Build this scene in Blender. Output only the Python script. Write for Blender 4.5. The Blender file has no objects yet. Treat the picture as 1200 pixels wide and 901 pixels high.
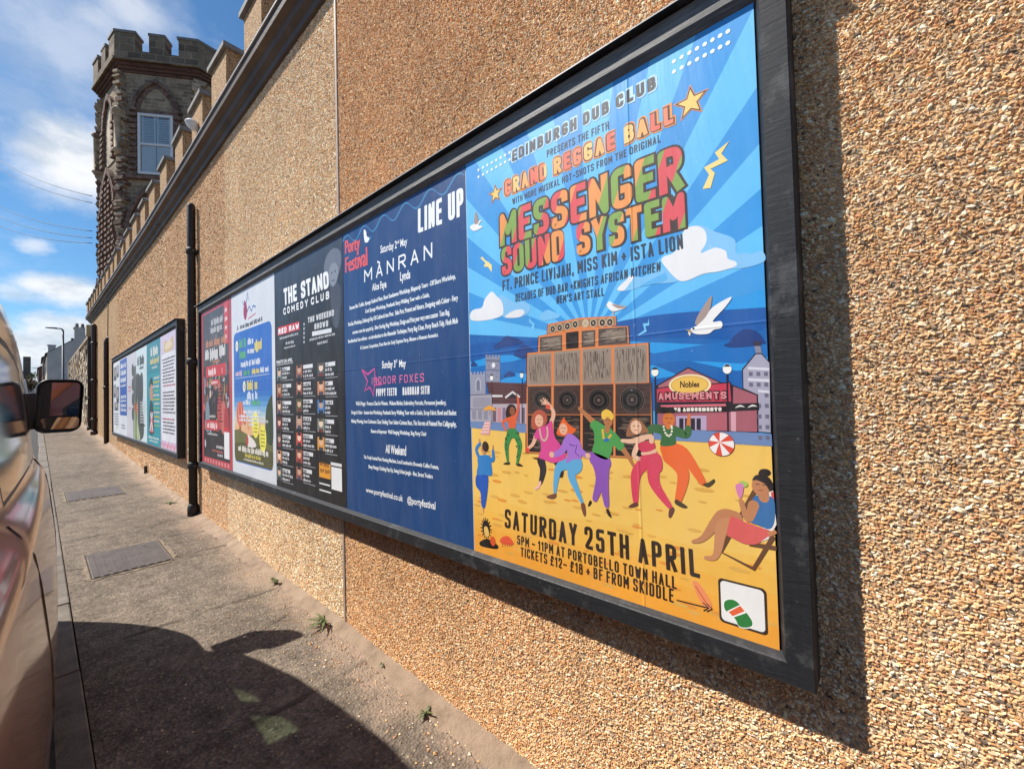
import bpy, bmesh, math, random
import numpy as np
from mathutils import Vector, Matrix

R = math.radians
random.seed(7)
rng = np.random.default_rng(11)
SC = bpy.context.scene
COL = SC.collection

# ---------------------------------------------------------------- camera, sky, sun, exposure
CAM = np.array([-1.130, -0.191, 0.603])
CR = np.array([0.6590, -0.7518, -0.0260]); CF = np.array([0.7518, 0.6588, 0.0239])
CR = CR - CF * (CR @ CF) / (CF @ CF); CR /= np.linalg.norm(CR); CF /= np.linalg.norm(CF); CU = np.cross(CR, CF)
FPX = 488.5
cam = bpy.data.cameras.new('camera'); co = bpy.data.objects.new('camera', cam); COL.objects.link(co)
cam.sensor_width = 36.0; cam.lens = 36.0 * FPX / 1200.0; cam.clip_start = 0.02; cam.clip_end = 5000
m = Matrix.Identity(4)
for i in range(3):
    m[i][0] = CR[i]; m[i][1] = CU[i]; m[i][2] = -CF[i]; m[i][3] = CAM[i]
co.matrix_world = m
SC.camera = co

SUN_DIR = Vector((-0.571, 0.621, 1.0)).normalized()       # towards the sun
SUN_EL = math.asin(SUN_DIR.z); SUN_AZ = math.atan2(SUN_DIR.x, SUN_DIR.y)
sl = bpy.data.lights.new('sun', 'SUN'); so = bpy.data.objects.new('sun', sl); COL.objects.link(so)
sl.energy = 5.0; sl.angle = R(0.53); sl.color = (1.0, 0.94, 0.85)
so.rotation_euler = SUN_DIR.to_track_quat('Z', 'Y').to_euler()
so.location = (-20, 20, 40)

SC.view_settings.view_transform = 'Standard'; SC.view_settings.look = 'None'
SC.view_settings.exposure = 0.48; SC.view_settings.gamma = 1.0; SC.view_settings.use_curve_mapping = False
SC.cycles.use_denoising = True
SC.cycles.max_bounces = 8; SC.cycles.transparent_max_bounces = 12

W = bpy.data.worlds.new('World'); SC.world = W; W.use_nodes = True
nt = W.node_tree; nt.nodes.clear()
def wn(t, **k):
    n = nt.nodes.new(t)
    for a, v in k.items(): setattr(n, a, v)
    return n
sky = wn('ShaderNodeTexSky', sky_type='NISHITA', sun_disc=False, sun_elevation=SUN_EL, sun_rotation=SUN_AZ)
sky.air_density = 1.0; sky.dust_density = 0.3; sky.ozone_density = 3.0; sky.altitude = 20
tc = wn('ShaderNodeTexCoord')
def wmath(op, a, b=None, clamp=False):
    n = wn('ShaderNodeMath', operation=op, use_clamp=clamp)
    for i, v in enumerate((a, b)):
        if v is None: continue
        if isinstance(v, (int, float)): n.inputs[i].default_value = v
        else: nt.links.new(v, n.inputs[i])
    return n.outputs[0]
def wnoise(scale, detail, rough, mapscale, off=(0, 0, 0)):
    mp = wn('ShaderNodeMapping'); mp.inputs['Scale'].default_value = mapscale; mp.inputs['Location'].default_value = off
    nt.links.new(tc.outputs['Generated'], mp.inputs[0])
    n = wn('ShaderNodeTexNoise'); n.inputs['Scale'].default_value = scale; n.inputs['Detail'].default_value = detail
    n.inputs['Roughness'].default_value = rough
    nt.links.new(mp.outputs[0], n.inputs['Vector']); return n.outputs['Fac']
def wramp(v, a, b):
    n = wn('ShaderNodeMapRange', interpolation_type='SMOOTHSTEP'); nt.links.new(v, n.inputs[0])
    n.inputs[1].default_value = a; n.inputs[2].default_value = b; return n.outputs[0]
n1 = wnoise(7.0, 9, 0.62, (1, 1, 1.6), (3.1, 0.2, 0.7))
n2 = wnoise(3.2, 10, 0.68, (1.0, 1.0, 2.4), (0.3, 5.2, 1.1))
n3 = wnoise(22.0, 6, 0.6, (1, 1, 1.3), (0.0, 0.4, 0.2))
def blob(d, r0, r1, squash=1.0):
    # soft patch of cloud round a direction of the sky, its edge broken by noise
    d = Vector(d).normalized()
    s = wn('ShaderNodeVectorMath', operation='SUBTRACT'); nt.links.new(tc.outputs['Generated'], s.inputs[0]); s.inputs[1].default_value = d
    k = wn('ShaderNodeVectorMath', operation='MULTIPLY'); nt.links.new(s.outputs[0], k.inputs[0]); k.inputs[1].default_value = (1, 1, squash)
    l = wn('ShaderNodeVectorMath', operation='LENGTH'); nt.links.new(k.outputs[0], l.inputs[0])
    e = wmath('SUBTRACT', wmath('ADD', l.outputs['Value'], wmath('MULTIPLY', wmath('SUBTRACT', n1, 0.5), 0.10)),
              wmath('MULTIPLY', wmath('SUBTRACT', n3, 0.5), 0.045))
    return wramp(e, r1, r0)
def pixdir(x, y):
    v = CF + CR * ((x - 600) / FPX) - CU * ((y - 450.5) / FPX); return v / np.linalg.norm(v)
cl = wmath('MULTIPLY', wramp(n2, 0.56, 0.82), 0.28)
def wmax(a, b): return wmath('MAXIMUM', a, b)
for (px, py, r0, r1, sq, k) in ((82, 188, .030, .105, 1.1, .95), (70, 338, .02, .075, 2.2, .95), (20, 342, .0, .05, 2.2, .6),
                                (40, 288, .0, .028, 1.5, .6), (70, 55, .02, .15, 1.2, .45), (25, 120, .0, .09, 1.5, .35), (150, 5, 0, .09, 1.5, .6), (110, 20, 0, .08, 2.0, .5)):
    cl = wmax(cl, wmath('MULTIPLY', blob(pixdir(px, py), r0, r1, sq), k))
sx = wn('ShaderNodeSeparateXYZ'); nt.links.new(tc.outputs['Generated'], sx.inputs[0])
bank = wramp(wmath('ADD', sx.outputs['Z'], wmath('MULTIPLY', wmath('SUBTRACT', n1, 0.5), 0.16)), 0.150, 0.105)
cl = wmax(cl, wmath('MULTIPLY', bank, 0.92))
shade = wramp(wnoise(9.0, 7, 0.6, (1, 1, 2.0), (0.4, 0.1, 0.0)), 0.35, 0.62)
mixc = wn('ShaderNodeMix', data_type='RGBA'); nt.links.new(shade, mixc.inputs[0])
mixc.inputs[6].default_value = (6.0, 6.8, 7.8, 1); mixc.inputs[7].default_value = (9.9, 10.0, 10.2, 1)
tint = wn('ShaderNodeMix', data_type='RGBA', blend_type='MULTIPLY'); tint.inputs[0].default_value = 1.0
nt.links.new(sky.outputs[0], tint.inputs[6]); tint.inputs[7].default_value = (0.70, 1.08, 1.27, 1)
mixs = wn('ShaderNodeMix', data_type='RGBA'); nt.links.new(cl, mixs.inputs[0])
nt.links.new(tint.outputs[2], mixs.inputs[6]); nt.links.new(mixc.outputs[2], mixs.inputs[7])
bg = wn('ShaderNodeBackground'); bg.inputs[1].default_value = 0.074; nt.links.new(mixs.outputs[2], bg.inputs[0])
wo = wn('ShaderNodeOutputWorld'); nt.links.new(bg.outputs[0], wo.inputs[0])

# ---------------------------------------------------------------- helpers
def lin(c):
    if isinstance(c, str): c = tuple(int(c[i:i+2], 16) for i in (0, 2, 4))
    return tuple((v/255/12.92) if v/255 <= .04045 else ((v/255+.055)/1.055)**2.4 for v in c[:3])

class MB:
    def __init__(s): s.v = []; s.f = []; s.m = []; s.c = []; s.sm = []
    def face(s, pts, mat=0, col=None, smooth=False):
        b = len(s.v); s.v += [tuple(p) for p in pts]; s.f.append(tuple(range(b, b+len(pts)))); s.m.append(mat); s.c.append(col); s.sm.append(smooth)
    def add(s, verts, faces, mat=0, col=None, smooth=False):
        b = len(s.v); s.v += [tuple(p) for p in verts]
        for f in faces:
            s.f.append(tuple(b+i for i in f)); s.m.append(mat); s.c.append(col); s.sm.append(smooth)
    def box(s, x0, x1, y0, y1, z0, z1, mat=0, col=None):
        v = [(x0,y0,z0),(x1,y0,z0),(x1,y1,z0),(x0,y1,z0),(x0,y0,z1),(x1,y0,z1),(x1,y1,z1),(x0,y1,z1)]
        s.add(v, [(0,3,2,1),(4,5,6,7),(0,1,5,4),(1,2,6,5),(2,3,7,6),(3,0,4,7)], mat, col)
    def obox(s, o, a, b, c, mat=0, col=None):      # box from corner o with edge vectors a, b, c
        o, a, b, c = (Vector(q) for q in (o, a, b, c))
        v = [o, o+a, o+a+b, o+b, o+c, o+a+c, o+a+b+c, o+b+c]
        s.add(v, [(0,3,2,1),(4,5,6,7),(0,1,5,4),(1,2,6,5),(2,3,7,6),(3,0,4,7)], mat, col)
    def prism(s, poly, vec, mat=0, col=None):      # closed polygon of 3D points, extruded by vec
        n = len(poly); a = [Vector(p) for p in poly]; b = [p+Vector(vec) for p in a]
        s.add(a+b, [tuple(range(n))[::-1], tuple(range(n, 2*n))] + [(i, (i+1) % n, n+(i+1) % n, n+i) for i in range(n)], mat, col)
    def tube(s, pts, r, n=10, mat=0, cap=True, col=None):
        pts = [Vector(p) for p in pts]; rs = r if isinstance(r, (list, tuple)) else [r]*len(pts)
        rings = []
        up0 = None
        for i, p in enumerate(pts):
            t = (pts[min(i+1, len(pts)-1)] - pts[max(i-1, 0)]).normalized()
            u = (up0 - t*up0.dot(t)) if up0 is not None else t.orthogonal()
            u.normalize(); up0 = u; w = t.cross(u)
            rings.append([p + (u*math.cos(a)+w*math.sin(a))*rs[i] for a in [2*math.pi*k/n for k in range(n)]])
        v = [q for r_ in rings for q in r_]; f = []
        for i in range(len(pts)-1):
            for k in range(n): f.append((i*n+k, i*n+(k+1) % n, (i+1)*n+(k+1) % n, (i+1)*n+k))
        s.add(v, f, mat, col, True)
        if cap: s.add(rings[0], [tuple(range(n))[::-1]], mat, col); s.add(rings[-1], [tuple(range(n))], mat, col)
    def build(s, name, mats, parent=None, bevel=0.0, fixn=True):
        off = Vector((0, 0, 0))
        if parent is not None:
            q = parent
            while q is not None: off += q.location; q = q.parent
        me = bpy.data.meshes.new(name)
        me.from_pydata([tuple(Vector(p)-off) for p in s.v], [], s.f)
        if not isinstance(mats, (list, tuple)): mats = [mats]
        for mm in mats: me.materials.append(mm)
        me.polygons.foreach_set('material_index', s.m)
        me.polygons.foreach_set('use_smooth', s.sm)
        if any(c is not None for c in s.c):
            at = me.color_attributes.new('Col', 'FLOAT_COLOR', 'CORNER')
            arr = []
            for f, c in zip(s.f, s.c):
                c = c or (0.5, 0.5, 0.5); arr += [c[0], c[1], c[2], 1.0]*len(f)
            at.data.foreach_set('color', arr)
        me.update()
        if fixn or bevel:
            bm = bmesh.new(); bm.from_mesh(me)
            if fixn:
                bmesh.ops.remove_doubles(bm, verts=bm.verts, dist=1e-5)
                bmesh.ops.recalc_face_normals(bm, faces=bm.faces)
            bm.to_mesh(me); bm.free()
        o = bpy.data.objects.new(name, me); COL.objects.link(o)
        if parent is not None: o.parent = parent
        if bevel:
            md = o.modifiers.new('bevel', 'BEVEL'); md.width = bevel; md.segments = 2; md.limit_method = 'ANGLE'; md.angle_limit = R(35)
        return o

def tag(o, label=None, cat=None, group=None, kind=None):
    if label: o['label'] = label
    if cat: o['category'] = cat
    if group: o['group'] = group
    if kind: o['kind'] = kind
    return o
def thing(name, loc, label, cat, group=None):
    o = bpy.data.objects.new(name, None); COL.objects.link(o); o.location = loc; o.empty_display_size = .1
    return tag(o, label, cat, group)
def copy_tree(o, parent=None):
    c = o.copy(); COL.objects.link(c)
    if parent is not None: c.parent = parent
    for ch in list(o.children): copy_tree(ch, c)
    return c

# ---------------------------------------------------------------- materials
MATS = {}
class NT:
    def __init__(s, name):
        s.m = bpy.data.materials.new(name); s.m.use_nodes = True; s.t = s.m.node_tree; s.b = s.t.nodes['Principled BSDF']; s.out = s.t.nodes['Material Output']
        MATS[name] = s.m; s._tc = None
    def n(s, t, **k):
        q = s.t.nodes.new(t)
        for a, v in k.items(): setattr(q, a, v)
        return q
    def L(s, a, b): s.t.links.new(a, b)
    def coord(s, which='Object', scale=None):
        if s._tc is None: s._tc = s.n('ShaderNodeTexCoord')
        if scale is None: return s._tc.outputs[which]
        mp = s.n('ShaderNodeMapping'); mp.inputs['Scale'].default_value = scale; s.L(s._tc.outputs[which], mp.inputs[0]); return mp.outputs[0]
    def noise(s, scale, detail=5, rough=.55, vec=None, dist=0.0, out='Fac'):
        q = s.n('ShaderNodeTexNoise'); q.inputs['Scale'].default_value = scale; q.inputs['Detail'].default_value = detail; q.inputs['Roughness'].default_value = rough; q.inputs['Distortion'].default_value = dist
        s.L(vec if vec is not None else s.coord(), q.inputs['Vector']); return q.outputs[out]
    def vor(s, scale, feature='F1', vec=None, out='Distance', rnd=1.0):
        q = s.n('ShaderNodeTexVoronoi', feature=feature); q.inputs['Scale'].default_value = scale; q.inputs['Randomness'].default_value = rnd
        s.L(vec if vec is not None else s.coord(), q.inputs['Vector']); return q.outputs[out]
    def ramp(s, v, stops, interp='LINEAR'):
        q = s.n('ShaderNodeValToRGB'); e = q.color_ramp.elements; q.color_ramp.interpolation = interp
        while len(e) < len(stops): e.new(.5)
        for x, (p, c) in zip(e, stops):
            x.position = p; x.color = (c, c, c, 1) if isinstance(c, (int, float)) else (*c[:3], 1)
        s.L(v, q.inputs[0]); return q.outputs[0]
    def mix(s, f, a, b, mode='MIX'):
        q = s.n('ShaderNodeMix', data_type='RGBA', blend_type=mode)
        for i, v in ((0, f), (6, a), (7, b)):
            if isinstance(v, (int, float)): q.inputs[i].default_value = v if i == 0 else (v, v, v, 1)
            elif isinstance(v, tuple): q.inputs[i].default_value = (*v[:3], 1)
            else: s.L(v, q.inputs[i])
        return q.outputs[2]
    def math(s, op, a, b=0.0, clamp=False):
        q = s.n('ShaderNodeMath', operation=op, use_clamp=clamp)
        for i, v in enumerate((a, b)):
            if isinstance(v, (int, float)): q.inputs[i].default_value = v
            else: s.L(v, q.inputs[i])
        return q.outputs[0]
    def bump(s, h, strength=.5, dist=.01, prev=None):
        q = s.n('ShaderNodeBump'); q.inputs['Strength'].default_value = strength; q.inputs['Distance'].default_value = dist
        s.L(h, q.inputs['Height'])
        if prev is not None: s.L(prev, q.inputs['Normal'])
        return q.outputs[0]
    def set(s, col=None, rough=None, metal=None, spec=None, normal=None, coat=None, coat_rough=None):
        for k, v in (('Base Color', col), ('Roughness', rough), ('Metallic', metal), ('Specular IOR Level', spec), ('Normal', normal), ('Coat Weight', coat), ('Coat Roughness', coat_rough)):
            if v is None: continue
            i = s.b.inputs[k]
            if isinstance(v, (int, float)): i.default_value = v
            elif isinstance(v, tuple): i.default_value = (*v[:3], 1)
            else: s.L(v, i)
        return s.m
def simple(name, col, rough=.6, metal=0, var=.25, scale=8, bump=0.0, bscale=60, **k):
    t = NT(name); c = tuple(col)
    lo = tuple(v*(1-var) for v in c); hi = tuple(min(1, v*(1+var)) for v in c)
    cc = t.ramp(t.noise(scale, 6, .6), [(.3, lo), (.7, hi)])
    nm = t.bump(t.noise(bscale, 5, .6), bump, .01) if bump else None
    return t.set(cc, rough, metal, normal=nm, **k)

# printed paper: colour from the print, faint wrinkles in the paper
t = NT('printed_paper'); a = t.n('ShaderNodeVertexColor', layer_name='Col')
wr = t.noise(1.6, 5, .6, t.coord('Object', (1, 1, .35)), 1.2); fine = t.noise(60, 4, .6)
fade = t.ramp(t.noise(2.2, 6, .65), [(.35, .90), (.65, 1.0)])
nm = t.bump(wr, .55, .014); nm = t.bump(fine, .12, .001, nm)
sp_ = t.n('ShaderNodeSeparateXYZ'); t.L(t.coord(), sp_.inputs[0])
cy_ = t.math('ABSOLUTE', t.math('ADD', sp_.outputs[1], t.math('ADD', .182, t.math('MULTIPLY', t.math('SUBTRACT', t.noise(3, 3, .5), .5), .012))))
crease = t.ramp(t.math('MULTIPLY', cy_, 100.0), [(.0, 1.0), (.55, 0.0)])
cz_ = t.math('ABSOLUTE', t.math('ADD', sp_.outputs[2], t.math('ADD', -.76, t.math('MULTIPLY', t.math('SUBTRACT', t.noise(2.5, 3, .5), .5), .010))))
nm = t.bump(t.math('MAXIMUM', crease, t.math('MULTIPLY', t.ramp(t.math('MULTIPLY', cz_, 100.0), [(.0, 1.0), (.5, 0.0)]), .6)), .55, .0022, nm)
bub = t.ramp(t.vor(5.5, vec=t.coord('Object', (1, 1, .8))), [(.0, 1.0), (.16, 0.0)]); nm = t.bump(t.math('MULTIPLY', bub, t.ramp(t.noise(2.2, 3), [(.52, 0.0), (.6, 1.0)])), .5, .004, nm)
pc_ = t.mix(1.0, a.outputs[0], fade, 'MULTIPLY'); pc_ = t.mix(t.ramp(t.noise(3.5, 7, .7, t.coord('Object', (1, 3, .6))), [(.40, .008), (.70, .055)]), pc_, (.55, .55, .53))
pc_ = t.mix(t.ramp(t.noise(70, 3, .6), [(.70, 0.0), (.76, .28)]), pc_, (.75, .75, .73))
t.set(pc_, t.ramp(t.noise(5, 5, .6), [(.3, .34), (.7, .50)]), spec=.3, normal=nm)

# black painted timber
t = NT('black_timber'); g = t.noise(9, 6, .6, t.coord('Object', (9, 1.2, 9)), .6); gv = t.noise(14, 6, .6, t.coord('Object', (9, 9, 1.0)), .6)
wear = t.ramp(t.noise(7, 9, .72), [(.54, 0.0), (.66, 1.0)])
spk = t.ramp(t.noise(55, 4, .7), [(.66, 0.0), (.72, 1.0)])
base = t.mix(t.math('MULTIPLY', g, .8), (.012, .0125, .014), (.032, .033, .037))
c = t.mix(t.math('MULTIPLY', wear, .55), base, (.12, .12, .12)); c = t.mix(t.math('MULTIPLY', spk, .35), c, (.20, .19, .18))
t.set(c, t.ramp(gv, [(.3, .42), (.7, .62)]), spec=.32, normal=t.bump(g, .35, .004))
t = NT('grey_timber'); g = t.noise(16, 7, .65, t.coord('Object', (10, .8, 10)), .5)
c = t.ramp(g, [(.3, (.075, .075, .075)), (.5, (.13, .13, .125)), (.72, (.21, .205, .19))])
t.set(c, .6, normal=t.bump(g, .5, .004))

# harling: chips carry their own stone colours; the render they sit in
t = NT('harl_chips'); a = t.n('ShaderNodeVertexColor', layer_name='Col')
hc = t.mix(1.0, a.outputs[0], t.ramp(t.noise(1.3, 6, .65), [(.3, .90), (.7, 1.10)]), 'MULTIPLY')
stn = t.math('MULTIPLY', t.ramp(t.noise(1.0, 8, .7, t.coord('Object', (3.2, 3.2, .28))), [(.52, 0.0), (.74, .26)]), 1.0)
hc = t.mix(stn, hc, (.20, .145, .10)); hc = t.mix(t.ramp(t.noise(5.5, 7, .75), [(.62, 0.0), (.74, .22)]), hc, (.23, .16, .115))
t.set(hc, .75, spec=.25)
def harl(name, mean, cell=95.0):
    t = NT(name); mean = np.array(mean)
    v = t.vor(cell, out='Color'); d = t.vor(cell)
    sx = t.n('ShaderNodeSeparateColor'); t.L(v, sx.inputs[0])
    c = t.ramp(sx.outputs[0], [(.0, tuple(mean*.42)), (.18, tuple(mean*.72)), (.5, tuple(mean*1.0)), (.8, tuple(mean*1.22)), (1, tuple(np.minimum(1, mean*np.array((1.5, 1.58, 1.7)))))])
    c = t.mix(1.0, c, t.ramp(t.noise(.9, 7, .65), [(.3, .84), (.7, 1.08)]), 'MULTIPLY')
    return t.set(c, .8, spec=.2, normal=t.bump(t.math('SUBTRACT', 1.0, d), 1.0, .012))
HARL = dict(a=(.50, .32, .18), b=(.60, .43, .26), c=(.52, .33, .175))
for k in HARL: harl('harl_'+k, HARL[k])
simple('harl_mortar', (.52, .345, .20), .9, bump=.6, bscale=160)
simple('dark_moulding', (.080, .056, .042), .62, var=.4, scale=3, bump=.3)
simple('coping_stone', (.20, .19, .18), .8, var=.3, scale=12, bump=.4)
simple('lead_flashing', (.36, .36, .37), .45, var=.2)
simple('pipe_iron', (.016, .014, .014), .62, var=.35, scale=14, bump=.15)
simple('pipe_maroon', (.045, .02, .018), .45, var=.3)
simple('joint_trim', (.36, .29, .235), .5, var=.2)

# pavement
t = NT('pavement_concrete')
big = t.noise(1.1, 8, .68); mid = t.noise(9, 7, .65); ag = t.vor(85, out='Color'); agd = t.vor(85)
sx = t.n('ShaderNodeSeparateColor'); t.L(ag, sx.inputs[0])
c = t.ramp(big, [(.28, (.132, .103, .079)), (.5, (.184, .147, .113)), (.75, (.240, .194, .150))])
c = t.mix(.95, c, t.ramp(mid, [(.3, .58), (.7, 1.32)]), 'MULTIPLY'); c = t.mix(.9, c, t.ramp(t.noise(48, 6, .75), [(.32, .55), (.5, 1.0), (.68, 1.5)]), 'MULTIPLY')
c = t.mix(t.ramp(sx.outputs[0], [(.86, 0.0), (.97, .55)]), c, (.38, .32, .25))
c = t.mix(t.ramp(sx.outputs[1], [(.88, 0.0), (.97, .6)]), c, (.055, .05, .045))
cr = t.vor(1.15, 'DISTANCE_TO_EDGE', t.mix(.22, t.coord(), t.noise(2.6, 5, .6, out='Color')))
crk = t.ramp(cr, [(.002, 1.0), (.009, 0.0)])
c = t.mix(t.math('MULTIPLY', crk, t.ramp(t.noise(.9, 3), [(.42, 0.0), (.56, .9)])), c, (.035, .028, .022))
st = t.ramp(t.noise(3.3, 9, .72), [(.58, 0.0), (.70, .45)])
c = t.mix(st, c, (.30, .235, .165))
px_ = t.n('ShaderNodeSeparateXYZ'); t.L(t.coord(), px_.inputs[0])
q_ = t.n('ShaderNodeMapRange', interpolation_type='SMOOTHSTEP'); t.L(t.math('ADD', px_.outputs[0], t.math('MULTIPLY', t.math('SUBTRACT', t.noise(2.6, 8, .72), .5), .7)), q_.inputs[0]); q_.inputs[1].default_value = -.22; q_.inputs[2].default_value = .02
c = t.mix(t.math('MULTIPLY', q_.outputs[0], t.ramp(t.noise(22, 6, .7), [(.3, .35), (.6, .9)])), c, (.40, .29, .21))
cj = t.n('ShaderNodeTexWave', wave_type='BANDS', bands_direction='Y'); cj.inputs['Scale'].default_value = .26; cj.inputs['Distortion'].default_value = .35; cj.inputs['Detail'].default_value = 4; cj.inputs['Detail Scale'].default_value = 3; t.L(t.coord(), cj.inputs['Vector'])
jl = t.math('MULTIPLY', t.ramp(cj.outputs['Fac'], [(.9986, 0.0), (.9996, .8)]), t.ramp(t.noise(4, 4, .6), [(.4, .15), (.6, 1.0)])); c = t.mix(jl, c, (.05, .04, .03))
jp = t.ramp(t.noise(5, 6, .7, t.coord('Object', (.5, 3.5, 1))), [(.62, 0.0), (.70, .5)]); c = t.mix(jp, c, (.36, .275, .19))
h = t.math('ADD', t.math('MULTIPLY', mid, .5), t.math('ADD', t.math('MULTIPLY', agd, .9), t.math('MULTIPLY', t.noise(160, 4, .7), .5)))
t.set(c, .88, spec=.25, normal=t.bump(h, .85, .008))
t = NT('mortar_fillet'); c = t.ramp(t.noise(7, 8, .7), [(.3, (.19, .14, .10)), (.5, (.33, .24, .17)), (.75, (.44, .33, .24))])
t.set(c, .9, spec=.2, normal=t.bump(t.noise(80, 6, .7), .9, .010))
t = NT('cover_bed'); c = t.ramp(t.noise(38, 7, .75), [(.35, (.13, .10, .072)), (.5, (.24, .18, .12)), (.66, (.36, .27, .175))])
t.set(c, .9, normal=t.bump(t.noise(90, 6, .7), .9, .008))
simple('kerb_stone', (.17, .145, .12), .85, var=.35, scale=7, bump=.6, bscale=90)
simple('asphalt', (.05, .048, .046), .9, var=.35, scale=30, bump=.8, bscale=180)
simple('ground_earth', (.075, .07, .055), .95, var=.4, scale=.3)
t = NT('cover_iron'); wv = t.n('ShaderNodeTexChecker'); wv.inputs['Scale'].default_value = 60; t.L(t.coord(), wv.inputs['Vector'])
t.set(t.ramp(t.noise(9, 7, .65), [(.3, (.075, .060, .054)), (.7, (.135, .108, .096))]), .6, .2, normal=t.bump(wv.outputs[1], .6, .004))

# vehicle
t = NT('van_paint'); fl = t.noise(900, 2, .5)
t.set(t.ramp(fl, [(.35, (.20, .050, .022)), (.65, (.30, .085, .035))]), .36, .55, coat=1.0, coat_rough=.075)
simple('black_plastic', (.015, .015, .016), .45, var=.15, bump=.1, bscale=300)
simple('rubber', (.012, .012, .012), .7, var=.2)
simple('alloy', (.32, .32, .33), .35, .8, var=.1)
simple('seat_cloth', (.03, .03, .034), .9, var=.2)
simple('amber_lens', (.40, .06, .015), .2, var=.1)
simple('red_lens', (.30, .012, .010), .2, var=.1)
simple('clear_lens', (.65, .67, .7), .12, var=.05)
simple('number_plate', (.75, .74, .70), .4, var=.03)
t = NT('mirror_glass'); t.set((.80, .82, .84), .015, 1.0)
def glass(name, tint, refl=1.0):
    t = NT(name); t.t.nodes.remove(t.b)
    tr = t.n('ShaderNodeBsdfTransparent'); tr.inputs[0].default_value = (*tint, 1)
    gl = t.n('ShaderNodeBsdfGlossy'); gl.inputs['Roughness'].default_value = .02 if name != 'van_glass' else .085
    fr = t.n('ShaderNodeFresnel'); fr.inputs[0].default_value = 1.52
    mx = t.n('ShaderNodeMixShader'); f = t.math('MULTIPLY', fr.outputs[0], refl, True); t.L(f, mx.inputs[0]); t.L(tr.outputs[0], mx.inputs[1]); t.L(gl.outputs[0], mx.inputs[2]); t.L(mx.outputs[0], t.out.inputs[0])
glass('van_glass', (.58, .70, .58), 1.4)
glass('pane_glass', (.95, .97, .98), 1.0)
t = NT('window_glass'); t.set((.30, .36, .42), .06, 0, spec=.9)

# tower and far buildings
def masonry(name, c1, c2, mortar, bw, bh, ms=.012, bump=.6, var=.5, sq=1.0):
    t = NT(name)
    uvn = t.n('ShaderNodeUVMap')
    b = t.n('ShaderNodeTexBrick'); b.inputs['Scale'].default_value = 1.0; b.inputs['Mortar Size'].default_value = ms
    b.inputs['Brick Width'].default_value = bw; b.inputs['Row Height'].default_value = bh; b.offset = .5; b.squash = sq; b.squash_frequency = 3
    b.inputs['Color1'].default_value = (*c1, 1); b.inputs['Color2'].default_value = (*c2, 1); b.inputs['Mortar'].default_value = (*mortar, 1); b.inputs['Bias'].default_value = 0
    dn = t.noise(3.0, 4, .6, out='Color'); vv = t.mix(.035, uvn.outputs[0], dn, 'ADD'); t.L(vv, b.inputs['Vector'])
    c = t.mix(var, b.outputs[0], t.ramp(t.noise(2.3, 9, .72), [(.3, .35), (.7, 1.35)]), 'MULTIPLY')
    hgt = t.math('SUBTRACT', t.math('MULTIPLY', t.noise(18, 7, .7), .8), b.outputs[1])
    return t.set(c, .88, spec=.2, normal=t.bump(hgt, bump, .03))
masonry('tower_stone', (.42, .33, .225), (.23, .175, .125), (.48, .39, .28), .34, .125, .014, .9, .85, .7)
masonry('tower_ashlar', (.30, .235, .16), (.14, .108, .08), (.34, .27, .19), .42, .24, .012, .7, .7)
masonry('tower_brick', (.20, .085, .058), (.10, .055, .045), (.15, .115, .09), .22, .075, .010, .8, .6)
simple('dark_brick', (.175, .108, .078), .85, var=.65, scale=7, bump=.6, bscale=30)
simple('old_stone', (.36, .28, .19), .88, var=.55, scale=4, bump=.7, bscale=22)
simple('pale_stone', (.40, .33, .235), .88, var=.5, scale=3, bump=.7, bscale=18)
simple('white_paint', (.72, .72, .70), .45, var=.08)
simple('shutter_paint', (.93, .92, .88), .45, var=.06)
simple('grey_render', (.58, .52, .46), .85, var=.14, scale=1.2, bump=.3)
simple('cream_render', (.55, .48, .36), .85, var=.15, scale=1.0)
simple('slate', (.07, .07, .08), .6, var=.35, scale=3)
simple('dark_sandstone', (.15, .12, .095), .9, var=.4, scale=1.0)
simple('red_sandstone', (.20, .09, .06), .9, var=.35, scale=1.0)
simple('beige_plastic', (.46, .38, .22), .5, var=.1)
simple('lamp_steel', (.10, .105, .115), .5, .4, var=.2)
simple('cable_black', (.02, .02, .02), .6, var=.1)
simple('leaf_green', (.115, .145, .05), .6, var=.5, scale=30)
simple('leaf_brown', (.12, .085, .03), .7, var=.45, scale=2)
simple('bark', (.06, .045, .03), .9, var=.3)
simple('white_van_paint', (.74, .75, .76), .3, var=.03)
simple('dark_window', (.02, .024, .03), .08, var=.2)

def uvbox(o, s=1.0):
    # metre-scaled UVs from each face's own plane
    me = o.data; uvl = me.uv_layers.new(name='UVMap')
    for p in me.polygons:
        n = p.normal
        if abs(n.z) > .8: a, b = Vector((1, 0, 0)), Vector((0, 1, 0))
        else: a = Vector((-n.y, n.x, 0)).normalized(); b = Vector((0, 0, 1))
        for li in p.loop_indices:
            q = me.vertices[me.loops[li].vertex_index].co
            uvl.data[li].uv = (q.dot(a)*s, q.dot(b)*s)
    return o

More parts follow.
